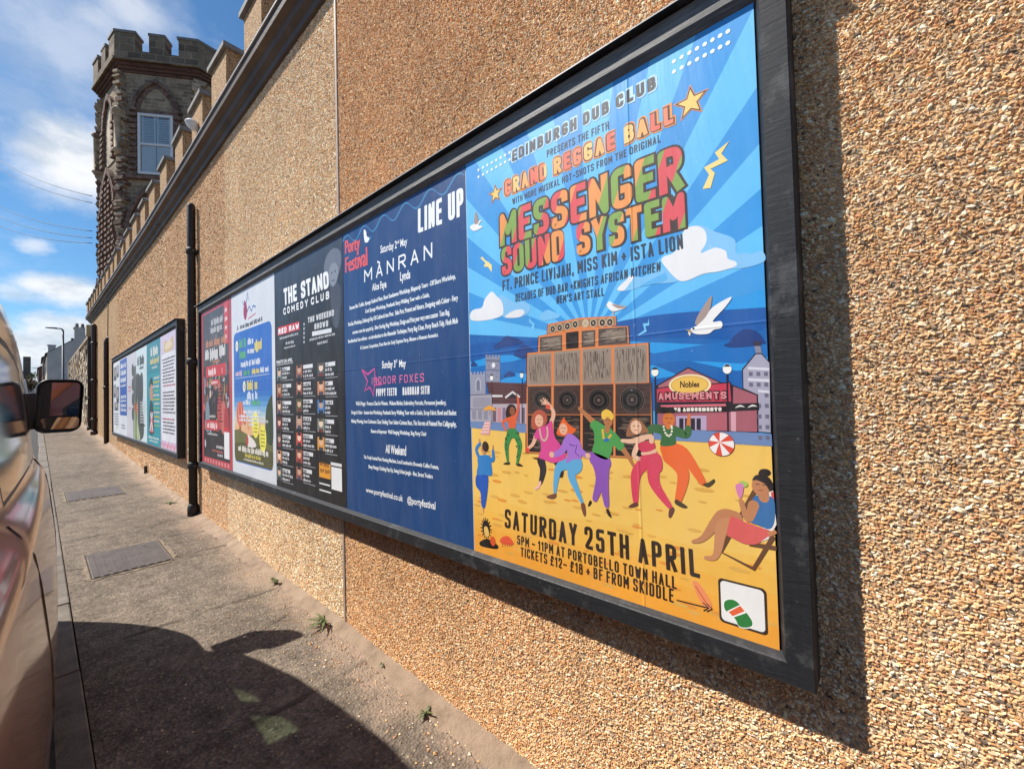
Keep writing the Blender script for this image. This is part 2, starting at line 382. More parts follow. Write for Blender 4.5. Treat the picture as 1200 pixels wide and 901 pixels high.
# ---------------------------------------------------------------- ground, road, pavement
def gz(y): return -.80 + .031*min(max(y, -30), 62)
WX = .06                                    # face of the harled wall
def strip(name, mat, x0, x1, y0, y1, dz, thick=0.0, ny=40, nx=1):
    b = MB(); ys = np.linspace(y0, y1, ny+1); xs = np.linspace(x0, x1, nx+1)
    v = [(x, y, gz(y)+dz) for y in ys for x in xs]; n = nx+1
    b.add(v, [(j*n+i, j*n+i+1, (j+1)*n+i+1, (j+1)*n+i) for j in range(ny) for i in range(nx)])
    if thick:
        for x, fl in ((x0, 0), (x1, 1)):
            for j in range(ny):
                a, c = (x, ys[j], gz(ys[j])+dz), (x, ys[j+1], gz(ys[j+1])+dz)
                b.face([a, c, (c[0], c[1], c[2]-thick), (a[0], a[1], a[2]-thick)])
        for y in (y0, y1): b.face([(x0, y, gz(y)+dz), (x1, y, gz(y)+dz), (x1, y, gz(y)+dz-thick), (x0, y, gz(y)+dz-thick)])
    return tag(b.build(name, mat), kind='structure')
b = MB(); ys = [-900, -30, 62, 200, 500, 1500, 3000]; xs = [-2000, -400, -60, -9, 0, 40, 300, 2000]
for j in range(len(ys)-1):
    for i in range(len(xs)-1):
        b.face([(xs[i], ys[j], gz(ys[j])-.125), (xs[i+1], ys[j], gz(ys[j])-.125), (xs[i+1], ys[j+1], gz(ys[j+1])-.125), (xs[i], ys[j+1], gz(ys[j+1])-.125)])
tag(b.build('ground', MATS['ground_earth']), kind='structure')
strip('road', MATS['asphalt'], -8.6, -1.10, -28, 120, -.118)
strip('far_pavement', MATS['pavement_concrete'], -10.6, -8.6, -28, 120, 0, .12)
strip('pavement', MATS['pavement_concrete'], -.982, .10, -28, 120, 0, .12, 160, 6)
b = MB(); y = -6.0                           # kerb: single stones with open joints
while y < 60:
    L = random.uniform(.82, .98); g = .010
    for q in range(1): 
        x0, x1 = -1.10+random.uniform(-.006, .006), -.988+random.uniform(-.003, .002)
        z0, z1 = gz(y)+.006+random.uniform(-.004, .004), gz(y+L)+.006+random.uniform(-.004, .004)
        c = .018
        prof0 = [(x1, y+g, z0-.14), (x1, y+g, z0-.004), (x1-.006, y+g, z0), (x0+c, y+g, z0), (x0, y+g, z0-c), (x0-.008, y+g, z0-.14)]
        b.add(prof0+[(p[0], y+L, p[2]-z0+z1) for p in prof0], [tuple(range(6)), tuple(range(11, 5, -1))]+[(i, (i+1) % 6, 6+(i+1) % 6, 6+i) for i in range(6)])
    y += L
tag(b.build('kerb', MATS['kerb_stone']), kind='structure')
# crumbly mortar fillet along the foot of the wall
b = MB(); ys = np.arange(-4, 19.3, .035); prev = None
for y in ys:
    w = .050 + .018*math.sin(y*1.7)+.012*math.sin(y*5.1+1)+random.uniform(-.012, .012); h = .028+.006*math.sin(y*3.3)+random.uniform(-.005, .005)
    row = [(WX+.01, y, gz(y)+h+.012), (WX-.02, y, gz(y)+h), (WX-.02-w*.5, y, gz(y)+h*.45+random.uniform(-.003, .003)), (WX-.02-w, y, gz(y)+.002), (WX-.03-w, y, gz(y)-.004)]
    if prev:
        for i in range(4): b.face([prev[i], prev[i+1], row[i+1], row[i]], smooth=True)
    prev = row
tag(b.build('mortar_fillet', MATS['mortar_fillet']), kind='structure')
def cover(y0, y1, x0, x1, label):
    r = thing('inspection_cover', ((x0+x1)/2, (y0+y1)/2, gz((y0+y1)/2)), label, 'inspection cover', 'inspection covers in the pavement')
    dz = .031
    def slab(b, a0, a1, c0, c1, h):
        b.face([(a0, c0, gz(c0)+h), (a1, c0, gz(c0)+h), (a1, c1, gz(c1)+h), (a0, c1, gz(c1)+h)])
    b = MB(); 
    e_ = []; K = 14
    for (ax, ay, bx, by) in ((x0, y0, x1, y0), (x1, y0, x1, y1), (x1, y1, x0, y1), (x0, y1, x0, y0)):
        for k in range(K):
            f = k/K; ox = (ay-by)/max(.001, abs(ay-by)) if ax == bx else 0; oy = (bx-ax)/max(.001, abs(bx-ax)) if ay == by else 0
            r_ = .030+random.uniform(-.016, .022); e_.append((ax+(bx-ax)*f-ox*r_, ay+(by-ay)*f-oy*r_))
    b.face([(x, y, gz(y)+.004) for x, y in e_]); b.build('concrete_surround', MATS['cover_bed'], r)
    b = MB()
    n = 9
    for i in range(n):
        a0 = x0+(x1-x0)*i/n
        b.prism([(a0+.012, y0+.012, gz(y0)+.006), (a0+(x1-x0)/n-.012, y0+.012, gz(y0)+.006), (a0+(x1-x0)/n-.012, y0+.012, gz(y0)+.0115), (a0+.012, y0+.012, gz(y0)+.0115)], (0, y1-y0-.024, dz*(y1-y0-.024)))
    slab(b, x0+.006, x1-.006, y0+.006, y1-.006, .0075)
    for (fx, fy) in ((.22, .15), (.78, .85), (.5, .5)): slab(b, x0+(x1-x0)*fx-.022, x0+(x1-x0)*fx+.022, y0+(y1-y0)*fy-.010, y0+(y1-y0)*fy+.010, .0105)
    b.build('plate', MATS['cover_iron'], r)
    b = MB(); e = .008
    for (a0, a1, c0, c1) in ((x0-e, x1+e, y0-e, y0), (x0-e, x1+e, y1, y1+e), (x0-e, x0, y0, y1), (x1, x1+e, y0, y1)): slab(b, a0, a1, c0, c1, .0062)
    b.build('rim', MATS['pipe_iron'], r)
cover(4.17, 4.82, -.86, -.40, 'larger looking metal inspection cover in the pavement, the nearer one to the van shadow')
cover(7.32, 8.00, -.88, -.36, 'metal inspection cover farther up the pavement, level with the second poster board')

# ---------------------------------------------------------------- harled building
def np_mesh(name, V, F, Mi, C, mats, parent=None):
    me = bpy.data.meshes.new(name); nv, nf, k = len(V), len(F), F.shape[1]
    off = np.array(parent.location) if parent is not None else np.zeros(3)
    me.vertices.add(nv); me.vertices.foreach_set('co', (V-off).astype(np.float32).ravel())
    me.loops.add(nf*k); me.loops.foreach_set('vertex_index', F.astype(np.int32).ravel())
    me.polygons.add(nf); me.polygons.foreach_set('loop_start', np.arange(0, nf*k, k, dtype=np.int32))
    for mm in mats: me.materials.append(mm)
    me.polygons.foreach_set('material_index', Mi.astype(np.int32))
    at = me.color_attributes.new('Col', 'FLOAT_COLOR', 'POINT'); at.data.foreach_set('color', np.concatenate([C, np.ones((nv, 1))], 1).astype(np.float32).ravel())
    me.update(calc_edges=True); me.polygons.foreach_set('use_smooth', np.zeros(nf, bool)); me.validate()
    o = bpy.data.objects.new(name, me); COL.objects.link(o)
    if parent is not None: o.parent = parent
    return o
PAL = np.array([lin(c) for c in ('e6be8f', 'f1d6ae', 'd8a672', 'bb895e', 'f8e8ce', 'a8947f', '6c5f54', 'd39f7b', 'eac088', 'c1b19c')])
PW = {'a': (.28, .22, .14, .07, .09, .05, .022, .04, .08, .01), 'b': (.24, .30, .07, .02, .22, .04, .01, .02, .05, .03), 'c': (.29, .21, .16, .07, .09, .05, .015, .05, .06, .01)}
def chips(y0, y1, z0, z1, sp, size, hgt, pal, fine, skip):
    ny, nz = int((y1-y0)/sp), int((z1-z0)/sp)
    Y, Z = np.meshgrid(np.arange(ny), np.arange(nz)); Y = Y.ravel().astype(float); Z = Z.ravel().astype(float)
    Y += .5*(Z % 2) + rng.uniform(-.42, .42, Y.size); Z += rng.uniform(-.42, .42, Z.size)
    Y = y0+Y*sp; Z = z0+Z*sp
    ok = (Z > -.80+.031*Y-.01)
    for (a, b_, c, d) in skip: ok &= ~((Y > a) & (Y < b_) & (Z > c) & (Z < d))
    Y, Z = Y[ok], Z[ok]; n = Y.size
    S = size*rng.lognormal(0, .30, n)
    ax = S*rng.uniform(.95, 1.5, n); bx = S*rng.uniform(.5, .85, n)
    th = rng.normal(0, .75, n); ct, st = np.cos(th), np.sin(th)
    nr = 6 if fine else 4; nt_ = 3 if fine else 1
    ang = (np.arange(nr)[None]+rng.uniform(-.3, .3, (n, nr)))*2*np.pi/nr
    rr = rng.uniform(.75, 1.15, (n, nr))
    lu, lv = ax[:, None]*np.cos(ang)*rr, bx[:, None]*np.sin(ang)*rr
    ry, rz = lu*ct[:, None]-lv*st[:, None], lu*st[:, None]+lv*ct[:, None]
    H = hgt*rng.uniform(.45, 1.4, n)
    V = np.zeros((n, nr+nt_, 3))
    V[:, :nr, 0] = WX+.002; V[:, :nr, 1] = Y[:, None]+ry; V[:, :nr, 2] = Z[:, None]+rz
    a2 = (np.arange(nt_)[None]+rng.uniform(0, 1, (n, 1)))*2*np.pi/3
    k = .52 if fine else .25
    lu, lv = ax[:, None]*np.cos(a2)*k*rng.uniform(.7, 1.2, (n, nt_)), bx[:, None]*np.sin(a2)*k*rng.uniform(.7, 1.2, (n, nt_))
    V[:, nr:, 1] = Y[:, None]+lu*ct[:, None]-lv*st[:, None]; V[:, nr:, 2] = Z[:, None]+lu*st[:, None]+lv*ct[:, None]
    V[:, nr:, 0] = WX-H[:, None]*rng.uniform(.55, 1.15, (n, nt_))
    # winding of the tops: counter-clockwise in (lu,lv) like the rims
    if fine:
        F = []
        off = np.argmin(np.abs(((ang[:, :1]-a2+np.pi) % (2*np.pi))-np.pi), axis=1)   # top vertex nearest rim vertex 0
        T = (off[:, None]+np.arange(3)[None]) % 3 + nr
        idx = np.arange(n)[:, None]*(nr+nt_)
        rim = lambda i: np.full((n, 1), i % nr)
        top = lambda i: T[:, [i % 3]]
        for j in range(3):
            F.append(np.concatenate([rim(2*j), rim(2*j+1), top(j)], 1)+idx)
            F.append(np.concatenate([rim(2*j+1), top(j+1), top(j)], 1)+idx)
            F.append(np.concatenate([rim(2*j+1), rim(2*j+2), top(j+1)], 1)+idx)
        F.append(np.concatenate([top(0), top(1), top(2)], 1)+idx)
        F = np.concatenate(F, 0)
    else:
        idx = np.arange(n)[:, None]*(nr+1)
        F = np.concatenate([np.array([[i, (i+1) % nr, nr]])+idx for i in range(nr)], 0)
    F = F[:, ::-1]
    w = np.array(PW[pal]); ci = rng.choice(len(PAL), n, p=w/w.sum())
    C = np.minimum(.95, PAL[ci]*rng.uniform(.90, 1.18, (n, 1)))
    k_ = {'a': np.clip((Y-.05)/.9, 0, 1)*.5+.15, 'b': np.zeros(n), 'c': np.full(n, .65)}[pal][:, None]    # redder batches of chips in the outer bays
    C = C*(1-k_*np.array([[.10, .24, .36]]))
    C = np.repeat(C[:, None], nr+nt_, 1).reshape(-1, 3)
    return V.reshape(-1, 3), F, C
YJ, YK, YEND = 2.19, 4.45, 19.35
ZT = 3.14
bld = thing('harled_building', (WX, 6, gz(6)), 'long tan pebbledashed building wall with toothed parapet and dark moulding, carrying the poster boards', 'building')
Vs, Fs, Ms, Cs = [], [], [], []
nv = 0
def addarr(V, F, C, mi):
    global nv
    Vs.append(V); Fs.append(F+nv); Ms.append(np.full(len(F), mi)); Cs.append(C); nv += len(V)
board = [(.0, 5.08, -.02, 1.57)]
board2 = [(6.2, 12.6, -.02, 1.57)]
addarr(*chips(-1.2, YJ-.012, -.86, ZT, .0064, .0051, .0034, 'a', True, board), 4)
addarr(*chips(YJ+.012, YK, -.76, ZT, .0086, .0067, .0034, 'b', True, board), 4)
addarr(*chips(YK, 7.2, -.70, ZT, .0130, .0096, .0056, 'c', False, board+board2), 4)
addarr(*chips(7.2, 12.5, -.62, ZT, .022, .0150, .0085, 'c', False, board2), 4)
def quad(pts, mi):
    V = np.array(pts, float); addarr(V, np.array([[0, 1, 2], [0, 2, 3]]), np.full((4, 3), .3), mi)
for (a, b_, mi) in ((-9, -1.2, 0), (-1.2, YJ, 3), (YJ, YK, 3), (YK, 12.5, 3), (12.5, YEND, 2)):
    quad([(WX, a, -1.6), (WX, a, 3.3), (WX, b_, 3.3), (WX, b_, -1.6)], mi)
quad([(WX, YEND, -1.6), (WX, YEND, 3.3), (4.0, YEND, 3.3), (4.0, YEND, -1.6)], 2)
quad([(WX, -9, -1.6), (4.0, -9, -1.6), (4.0, -9, 3.3), (WX, -9, 3.3)], 2)
quad([(4.0, -9, -1.6), (4.0, YEND, -1.6), (4.0, YEND, 3.3), (4.0, -9, 3.3)], 2)
quad([(WX, -9, 3.3), (4.0, -9, 3.3), (4.0, YEND, 3.3), (WX, YEND, 3.3)], 2)
np_mesh('wall', np.concatenate(Vs), np.concatenate(Fs), np.concatenate(Ms), np.concatenate(Cs),
        [MATS['harl_a'], MATS['harl_b'], MATS['harl_c'], MATS['harl_mortar'], MATS['harl_chips']], bld)
del Vs, Fs, Ms, Cs
def czo(y): return max(0, y-8)*.02
def extr(b, prof, ys, mat=0, dzf=czo):
    n = len(prof); v = [(x, y, z+dzf(y)) for y in ys for (x, z) in prof]
    f = [(j*n+i, j*n+(i+1) % n, (j+1)*n+(i+1) % n, (j+1)*n+i) for j in range(len(ys)-1) for i in range(n)]
    f += [tuple(range(n)), tuple(range((len(ys)-1)*n, len(ys)*n))[::-1]]
    b.add(v, f, mat)
YS = [-9, 8, 12, 16, 19.45]
b = MB(); extr(b, [(.062, 3.085), (.035, 3.090), (.028, 3.125), (-.005, 3.150), (-.018, 3.190), (-.060, 3.205), (-.066, 3.262), (.062, 3.285)], YS); b.build('cornice', MATS['dark_moulding'], bld)
b = MB(); extr(b, [(-.078, 3.262), (-.078, 3.276), (.061, 3.312), (.061, 3.288), (-.069, 3.265)], YS); b.build('cornice_flashing', MATS['lead_flashing'], bld)
mer = None
for k in range(-7, 19):
    yn = 4.01+.835*k
    if mer is None:
        b = MB(); b.box(-.035, .20, 0, .41, 0, .43)
        mer = b.build('merlon', MATS['harl_c'])
        c = MB(); c.add([(-.065, -.03, .43), (.23, -.03, .43), (.23, .44, .43), (-.065, .44, .43), (-.065, -.03, .472), (.23, -.03, .472), (.23, .44, .472), (-.065, .44, .472), (.05, .05, .512), (.12, .05, .512), (.12, .36, .512), (.05, .36, .512)],
                        [(0, 3, 2, 1), (0, 1, 5, 4), (1, 2, 6, 5), (2, 3, 7, 6), (3, 0, 4, 7), (4, 5, 9, 8), (5, 6, 10, 9), (6, 7, 11, 10), (7, 4, 8, 11), (8, 9, 10, 11)])
        cp = c.build('coping', MATS['coping_stone']); cp.parent = mer
        mer.parent = bld; o = mer
    else: o = copy_tree(mer, bld)
    o.location = Vector((random.uniform(-.008, .008), yn+random.uniform(-.02, .02), 3.285+czo(yn)-random.uniform(0, .015)))-bld.location; o.rotation_euler = (random.uniform(-.008, .008), random.uniform(-.008, .008), random.uniform(-.02, .02)); o.scale = (1, random.uniform(.95, 1.04), random.uniform(.97, 1.03))
b = MB(); b.box(WX-.0075, WX+.01, YJ-.010, YJ+.008, -.74, 3.10); b.build('joint_strip', MATS['joint_trim'], bld)

def pipe_thing(name, x, y, z0, z1, r, mat, label, collars=(), shoe=True, top='cap', grp=None):
    o = thing(name, (x, y, z0), label, 'drainpipe', grp)
    b = MB()
    if top == 'cap': b.tube([(x, y, z0), (x, y, z1-r), (x, y, z1-r*.45), (x, y, z1-r*.1), (x, y, z1)], [r, r, r*.86, r*.5, r*.08], 16)
    else: b.tube([(x, y, z0), (x, y, z1-.12), (x+.02, y-.01, z1-.04), (x+.05, y-.03, z1), (x+.08, y-.06, z1)], [r]*5, 14)
    b.build('pipe', MATS[mat], o)
    for z in collars:
        b = MB(); b.tube([(x, y, z), (x, y, z+.012), (x, y, z+.055), (x, y, z+.075)], [r*1.05, r*1.28, r*1.28, r*1.02], 16)
        b.box(x, WX, y-r*1.9, y+r*1.9, z+.018, z+.042); b.build('collar', MATS[mat], o)
    if shoe:
        b = MB(); b.tube([(x, y, z0), (x, y, z0+.09), (x, y, z0+.11), (x, y, z0+.13)], [r*1.35, r*1.35, r*1.22, r], 16); b.build('shoe', MATS[mat], o)
    return o
pipe_thing('drainpipe', .005, 5.50, gz(5.5), 2.83, .040, 'pipe_iron', 'black iron drainpipe between the two poster boards, round capped top', (1.02, 2.25, -.12))
pipe_thing('drainpipe', .015, 14.30, gz(14.3), 2.28, .045, 'pipe_maroon', 'brown drainpipe hooked into the wall beyond the smaller poster board', (1.0,), False, 'hook')
pipe_thing('drainpipe', -.01, 17.2, gz(17.2), 3.02, .062, 'pipe_maroon', 'thick dark maroon drainpipe with heavy foot near the end of the wall', (1.3, 2.4, .15))
pipe_thing('drainpipe', .015, 19.22, gz(19.2), 2.95, .05, 'pipe_iron', 'dark drainpipe at the far corner of the tan wall under a beige box', (.8,))
b = MB(); b.tube([(.052, 14.35, 2.25), (.050, 14.30, 2.7), (.052, 14.28, 3.2)], .008, 6); tag(b.build('wall_cable', MATS['cable_black']), 'thin dark cable running up the wall above the hooked drainpipe', 'cable')
o = thing('alarm_box', (-.02, 18.7, 3.0), 'beige box fixed high at the far end of the tan wall', 'alarm box')
b = MB(); b.box(-.10, .058, 18.45, 18.9, 2.82, 3.15); b.build('casing', MATS['beige_plastic'], o, .015)
b = MB(); b.box(-.104, -.098, 18.55, 18.8, 2.90, 3.07); b.build('cover_plate', MATS['white_paint'], o)
o = thing('security_lamp', (-.05, 5.02, 3.46), 'small white dome lamp on the parapet in front of the tower window', 'lamp')
b = MB(); b.tube([(-.037, 5.02, 3.47), (-.07, 5.02, 3.47)], .018, 10); b.build('bracket', MATS['white_paint'], o)
b = MB(); b.tube([(-.07, 5.02, 3.50), (-.075, 5.02, 3.47), (-.085, 5.02, 3.445), (-.10, 5.02, 3.435)][::-1], [.02, .06, .065, .045], 14); b.build('dome', MATS['white_paint'], o)
b = MB(); b.tube([(.03, 8.72, gz(8.7)), (.03, 8.72, gz(8.7)+.13), (.03, 8.72, gz(8.7)+.135)], [.022, .022, .026], 10); tag(b.build('pipe_stub', MATS['pipe_iron']), 'short rusty pipe stub at the foot of the wall under the smaller board', 'pipe stub')

# ---------------------------------------------------------------- castellated tower
TC = Vector((3.307, 19.936, 0)); PH = -2.612
def tv(k, r): a = PH+k*math.pi/4; return Vector((TC.x+r*math.cos(a), TC.y+r*math.sin(a), 0))
tow = thing('castle_tower', (TC.x, TC.y, gz(20)), 'tall dark stone octagonal tower with battlements rising behind the tan wall', 'tower')
RB, RP = 2.98, 3.2
def octa(b, r0, z0, r1, z1, mat=0):
    for k in range(8): b.face([tv(k, r0)+Vector((0, 0, z0)), tv(k+1, r0)+Vector((0, 0, z0)), tv(k+1, r1)+Vector((0, 0, z1)), tv(k, r1)+Vector((0, 0, z1))], mat)
b = MB(); octa(b, RB, -.5, RB, 11.95); uvbox(b.build('wall', MATS['tower_stone'], tow))
b = MB()
for i in range(3):
    r = RB+.04+.06*i; z = 11.70+.09*i; octa(b, r, z, r, z+.085); octa(b, r, z+.085, r+.06, z+.09); octa(b, r-.06, z, r, z)
uvbox(b.build('brick_band', MATS['tower_brick'], tow))
b = MB(); octa(b, RP+.05, 11.99, RP+.05, 12.07); octa(b, RB, 11.99, RP+.05, 11.99); octa(b, RP+.05, 12.07, RP, 12.09)
octa(b, RP, 12.09, RP, 12.34); octa(b, RP, 12.34, RP-.35, 12.34); octa(b, RP-.35, 12.34, RP-.35, 11.9)
b.face([tv(k, RP-.35)+Vector((0, 0, 11.95)) for k in range(8)])
uvbox(b.build('parapet', MATS['tower_ashlar'], tow))
SL = 2*RP*math.sin(math.pi/8)
def tmer(pts, name='merlon'):
    # merlon from an outline seen from above, with a coping slab
    b = MB(); b.prism([p+Vector((0, 0, 12.342)) for p in pts], (0, 0, .56))
    m_ = uvbox(b.build(name, MATS['tower_ashlar'], tow))
    c = sum(pts, Vector())/len(pts); b = MB()
    b.prism([c+(p-c)*1.09+Vector((0, 0, 12.902)) for p in pts], (0, 0, .085)); b.build('coping', MATS['coping_stone'], m_)
for k in range(8):
    A, B, C = tv(k-1, RP), tv(k, RP), tv(k+1, RP); ui = (A-B).normalized(); uo = (C-B).normalized(); nin = (TC-B).normalized()
    a1, c1 = B+ui*SL*.24, B+uo*SL*.24; inn = .38
    tmer([a1, B, c1, c1+(-(Vector((uo.y, -uo.x, 0))))*inn, B+nin*inn*1.08, a1+(Vector((ui.y, -ui.x, 0)))*inn])
    m1, m2 = B+uo*SL*.405, B+uo*SL*.595; nn = -(Vector((uo.y, -uo.x, 0)))*inn
    tmer([m1, m2, m2+nn, m1+nn])
class Face:
    def __init__(s, k): s.A = tv(k, RB); B = tv(k+1, RB); s.u = (B-s.A).normalized(); s.n = Vector((s.u.y, -s.u.x, 0))
    def p(s, u, z, d=0): return s.A+s.u*u+s.n*d+Vector((0, 0, z))
    def box(s, b, u0, u1, z0, z1, d0, d1, mat=0): b.obox(s.p(u0, z0, d0), s.u*(u1-u0), s.n*(d1-d0), Vector((0, 0, z1-z0)), mat)
def arch_pts(cu, w, zs, rise, n=14):
    h = w/2; r = (h*h+rise*rise)/(2*h); out = []
    th = math.atan2(rise, r-h)
    L = [(cu-h+r-r*math.cos(th*i/n), zs+r*math.sin(th*i/n)) for i in range(n+1)]
    return L+[(2*cu-u, z) for (u, z) in L[::-1][1:]]
def arch_ring(F, b, cu, w, zs, rise, t, d0, d1, n=13):
    o = arch_pts(cu, w, zs, rise, n); i = arch_pts(cu, w-2*t, zs, rise-t*1.25, n)
    for j in range(len(o)-1):
        e = random.uniform(-.012, .012); q = [o[j], o[j+1], i[j+1], i[j]]; c = [sum(x)/4 for x in zip(*q)]
        q = [(c[0]+(x[0]-c[0])*.93, c[1]+(x[1]-c[1])*.95) for x in q]
        b.prism([F.p(u, z, d0) for u, z in q], F.n*(d1-d0+e))
def tooth(F, b, u0, u1, z0, z1, d, flip=False, rh=.10):
    z = z0; i = 0
    while z < z1-.03:
        w = -.05 if i % 2 else .06
        a0, a1 = (u0-w, u1) if not flip else (u0, u1+w)
        F.box(b, a0, a1, z+.006, z+rh-.004, -.05, d+random.uniform(-.012, .02)+(0 if i % 2 else .05)); z += rh; i += 1
F0 = Face(0)
b = MB(); arch_ring(F0, b, 1.02, 1.42, 10.40, 1.12, .10, -.05, .10, 16); arch_ring(F0, b, 1.02, 1.20, 10.40, 1.00, .12, -.05, .05, 14)
tooth(F0, b, .30, .47, 8.20, 10.45, .05); tooth(F0, b, 1.56, 1.74, 8.20, 10.45, .05, True)
F0.box(b, .15, 1.9, 8.10, 8.20, -.05, .13); F0.box(b, .42, 1.62, 10.34, 10.46, -.05, .06)
b.build('window_surround', MATS['dark_brick'], tow)
b = MB(); o_ = arch_pts(1.02, .96, 10.46, .86); b.prism([F0.p(u, z, -.02) for u, z in o_], F0.n*.045); uvbox(b.build('arch_panel', MATS['tower_stone'], tow))
b = MB(); arch_ring(F0, b, 1.12, 2.0, 6.35, 1.78, .14, -.05, .13, 24); arch_ring(F0, b, 1.12, 1.70, 6.35, 1.58, .14, -.05, .07, 22)
tooth(F0, b, .10, .40, 3.2, 6.35, .08); tooth(F0, b, 1.84, 2.14, 3.2, 6.35, .08, True); b.build('lower_arch', MATS['dark_brick'], tow)
b = MB(); o_ = arch_pts(1.12, 1.42, 6.35, 1.42); b.prism([F0.p(u, z, -.02) for u, z in o_]+[F0.p(1.83, 3.2, -.02), F0.p(.41, 3.2, -.02)], F0.n*.035); uvbox(b.build('arch_infill', MATS['tower_brick'], tow))
wf = MB()
for (u0, u1, z0, z1, d) in ((.50, .575, 8.27, 10.33, .09), (1.455, 1.53, 8.27, 10.33, .09), (.576, 1.454, 8.27, 8.35, .085), (.576, 1.454, 10.25, 10.33, .085), (.576, 1.454, 9.26, 9.33, .075)): F0.box(wf, u0, u1, z0, z1, .02, d)
wo_ = wf.build('window', MATS['white_paint'], tow)
b = MB()
for (u0, u1) in ((.585, 1.005), (1.025, 1.445)):
    F0.box(b, u0, u1, 8.355, 9.255, .022, .034)
    F0.box(b, u0, u0+.06, 9.335, 10.245, .022, .036); F0.box(b, u1-.06, u1, 9.335, 10.245, .022, .036)
    z = 9.34
    while z < 10.2:
        b.prism([F0.p(u0+.06, z, .024), F0.p(u0+.06, z+.045, .024), F0.p(u0+.06, z+.01, .040), F0.p(u0+.06, z-.008, .040)], F0.u*(u1-u0-.12)); z += .062
b.build('shutter', MATS['shutter_paint'], wo_)
b = MB(); F0.box(b, .577, 1.453, 8.352, 9.258, .048, .052); F0.box(b, .577, 1.453, 9.332, 10.248, .054, .058); b.build('pane', MATS['pane_glass'], wo_)
FL = Face(-1)
b = MB(); arch_ring(FL, b, 1.10, 1.30, 10.30, 1.10, .16, -.05, .12, 15); tooth(FL, b, .42, .62, 8.95, 10.30, .08); tooth(FL, b, 1.58, 1.78, 8.95, 10.30, .08, True)
b.build('side_arch', MATS['dark_brick'], tow); b = MB(); arch_ring(FL, b, 1.10, 1.70, 7.35, 1.45, .17, -.05, .14, 20)
for u in (.25, .62, 1.0, 1.38, 1.75): tooth(FL, b, u, u+.15, 2.8, 7.35+(.9 if .5 < u < 1.5 else 0), .10, rh=.10)
b.build('side_arch', MATS['dark_brick'], tow)
b = MB(); o_ = arch_pts(1.10, 1.0, 10.3, .85); b.prism([FL.p(u, z, -.02) for u, z in o_]+[FL.p(1.58, 8.95, -.02), FL.p(.62, 8.95, -.02)], FL.n*.05); uvbox(b.build('side_panel', MATS['pale_stone'], tow))
for k in (-1, 0, 1):                      # rough corner shafts of stacked stones and bricks
    b = MB(); V0 = tv(k, RB); nrm = (V0-TC).normalized(); tan = Vector((-nrm.y, nrm.x, 0)); z = 2.8
    b.obox(V0-tan*.10-nrm*.2+Vector((0, 0, 2.8)), tan*.20, nrm*.24, Vector((0, 0, 8.85)))
    while z < 11.6:
        h = random.uniform(.06, .10) if z < 8.6 else random.uniform(.06, .14); w = random.uniform(.22, .38); d = random.uniform(.045, .14)
        if z > 8.6 and random.random() < .5: w *= .8; d += .05
        o0 = V0-tan*(w/2)+tan*random.uniform(-.06, .06)-nrm*.25+Vector((0, 0, z))
        b.obox(o0, tan*w, nrm*(.25+d), Vector((0, 0, h-.008)), 1 if (z < 8.6 and random.random() < .55) or random.random() < .15 else 0); z += h
    b.build('corner_shaft', [MATS['old_stone'], MATS['dark_brick']], tow)
    q = V0+nrm*.13
    b = MB(); b.tube([q+Vector((0, 0, z)) for z in (8.85, 8.98, 9.02, 9.06, 10.25, 10.29, 10.34, 10.44)], [.05, .14, .14, .09, .09, .14, .15, .07], 8); b.build('corner_column', MATS['old_stone'], tow)

# ---------------------------------------------------------------- beyond the end of the wall
# rubble wall
b = MB(); rw = thing('rubble_wall', (.1, 26, gz(26)), 'rough rubble stone wall with dark pier, running on beyond the tan building', 'wall')
b.box(.13, .6, 19.5, 33.6, -.6, 2.95); b.build('wall_core', MATS['old_stone'], rw)
b = MB(); y = 19.5
sx_ = [lin(c) for c in ('cdbb9f', 'b5a38c', '98887a', 'd8c9b0', '7d6c5c', 'b89a7c')]
for r in range(22):
    z = -.45+r*.155; y = 19.5+random.uniform(0, .3)
    while y < 33.5:
        L = random.uniform(.18, .48); h = random.uniform(.11, .17); d = random.uniform(.0, .07)
        if z+h < 2.85+.02*(y-19.5) and z > gz(y)-.2:
            x0 = .11-d; c = random.choice(sx_); j = lambda: random.uniform(-.03, .03)
            p = [(x0, y+.02+j(), z+j()*.6), (x0, y+L-.02+j(), z+j()*.6), (x0, y+L-.03+j(), z+h+j()*.6), (x0, y+.03+j(), z+h+j()*.6)]
            back = [(.14, a[1]+(.015 if i in (1, 2) else -.015), a[2]) for i, a in enumerate(p)]
            b.add(p+back, [(0, 1, 2, 3), (0, 4, 5, 1), (1, 5, 6, 2), (2, 6, 7, 3), (3, 7, 4, 0)], 0, c)
        y += L
b.build('stones', MATS['harl_chips'], rw)
b = MB(); b.box(.04, .66, 33.62, 34.5, -.2, 3.15); b.build('pier', MATS['dark_sandstone'], rw)
b = MB(); b.box(.06, .62, 19.5, 33.6, 2.99, 3.09); b.build('wall_coping', MATS['old_stone'], rw)
o = thing('outhouse', (1.6, 44, gz(44)), 'small brown roofed outhouse showing over the rubble wall', 'outhouse')
b = MB(); b.box(.75, 2.6, 42, 46, .3, 4.1); b.build('wall', MATS['red_sandstone'], o)
b = MB(); b.prism([(.65, 41.9, 4.1), (2.7, 41.9, 4.1), (2.3, 41.9, 4.75), (1.1, 41.9, 4.75)], (0, 4.2, 0)); b.build('roof', MATS['dark_sandstone'], o)

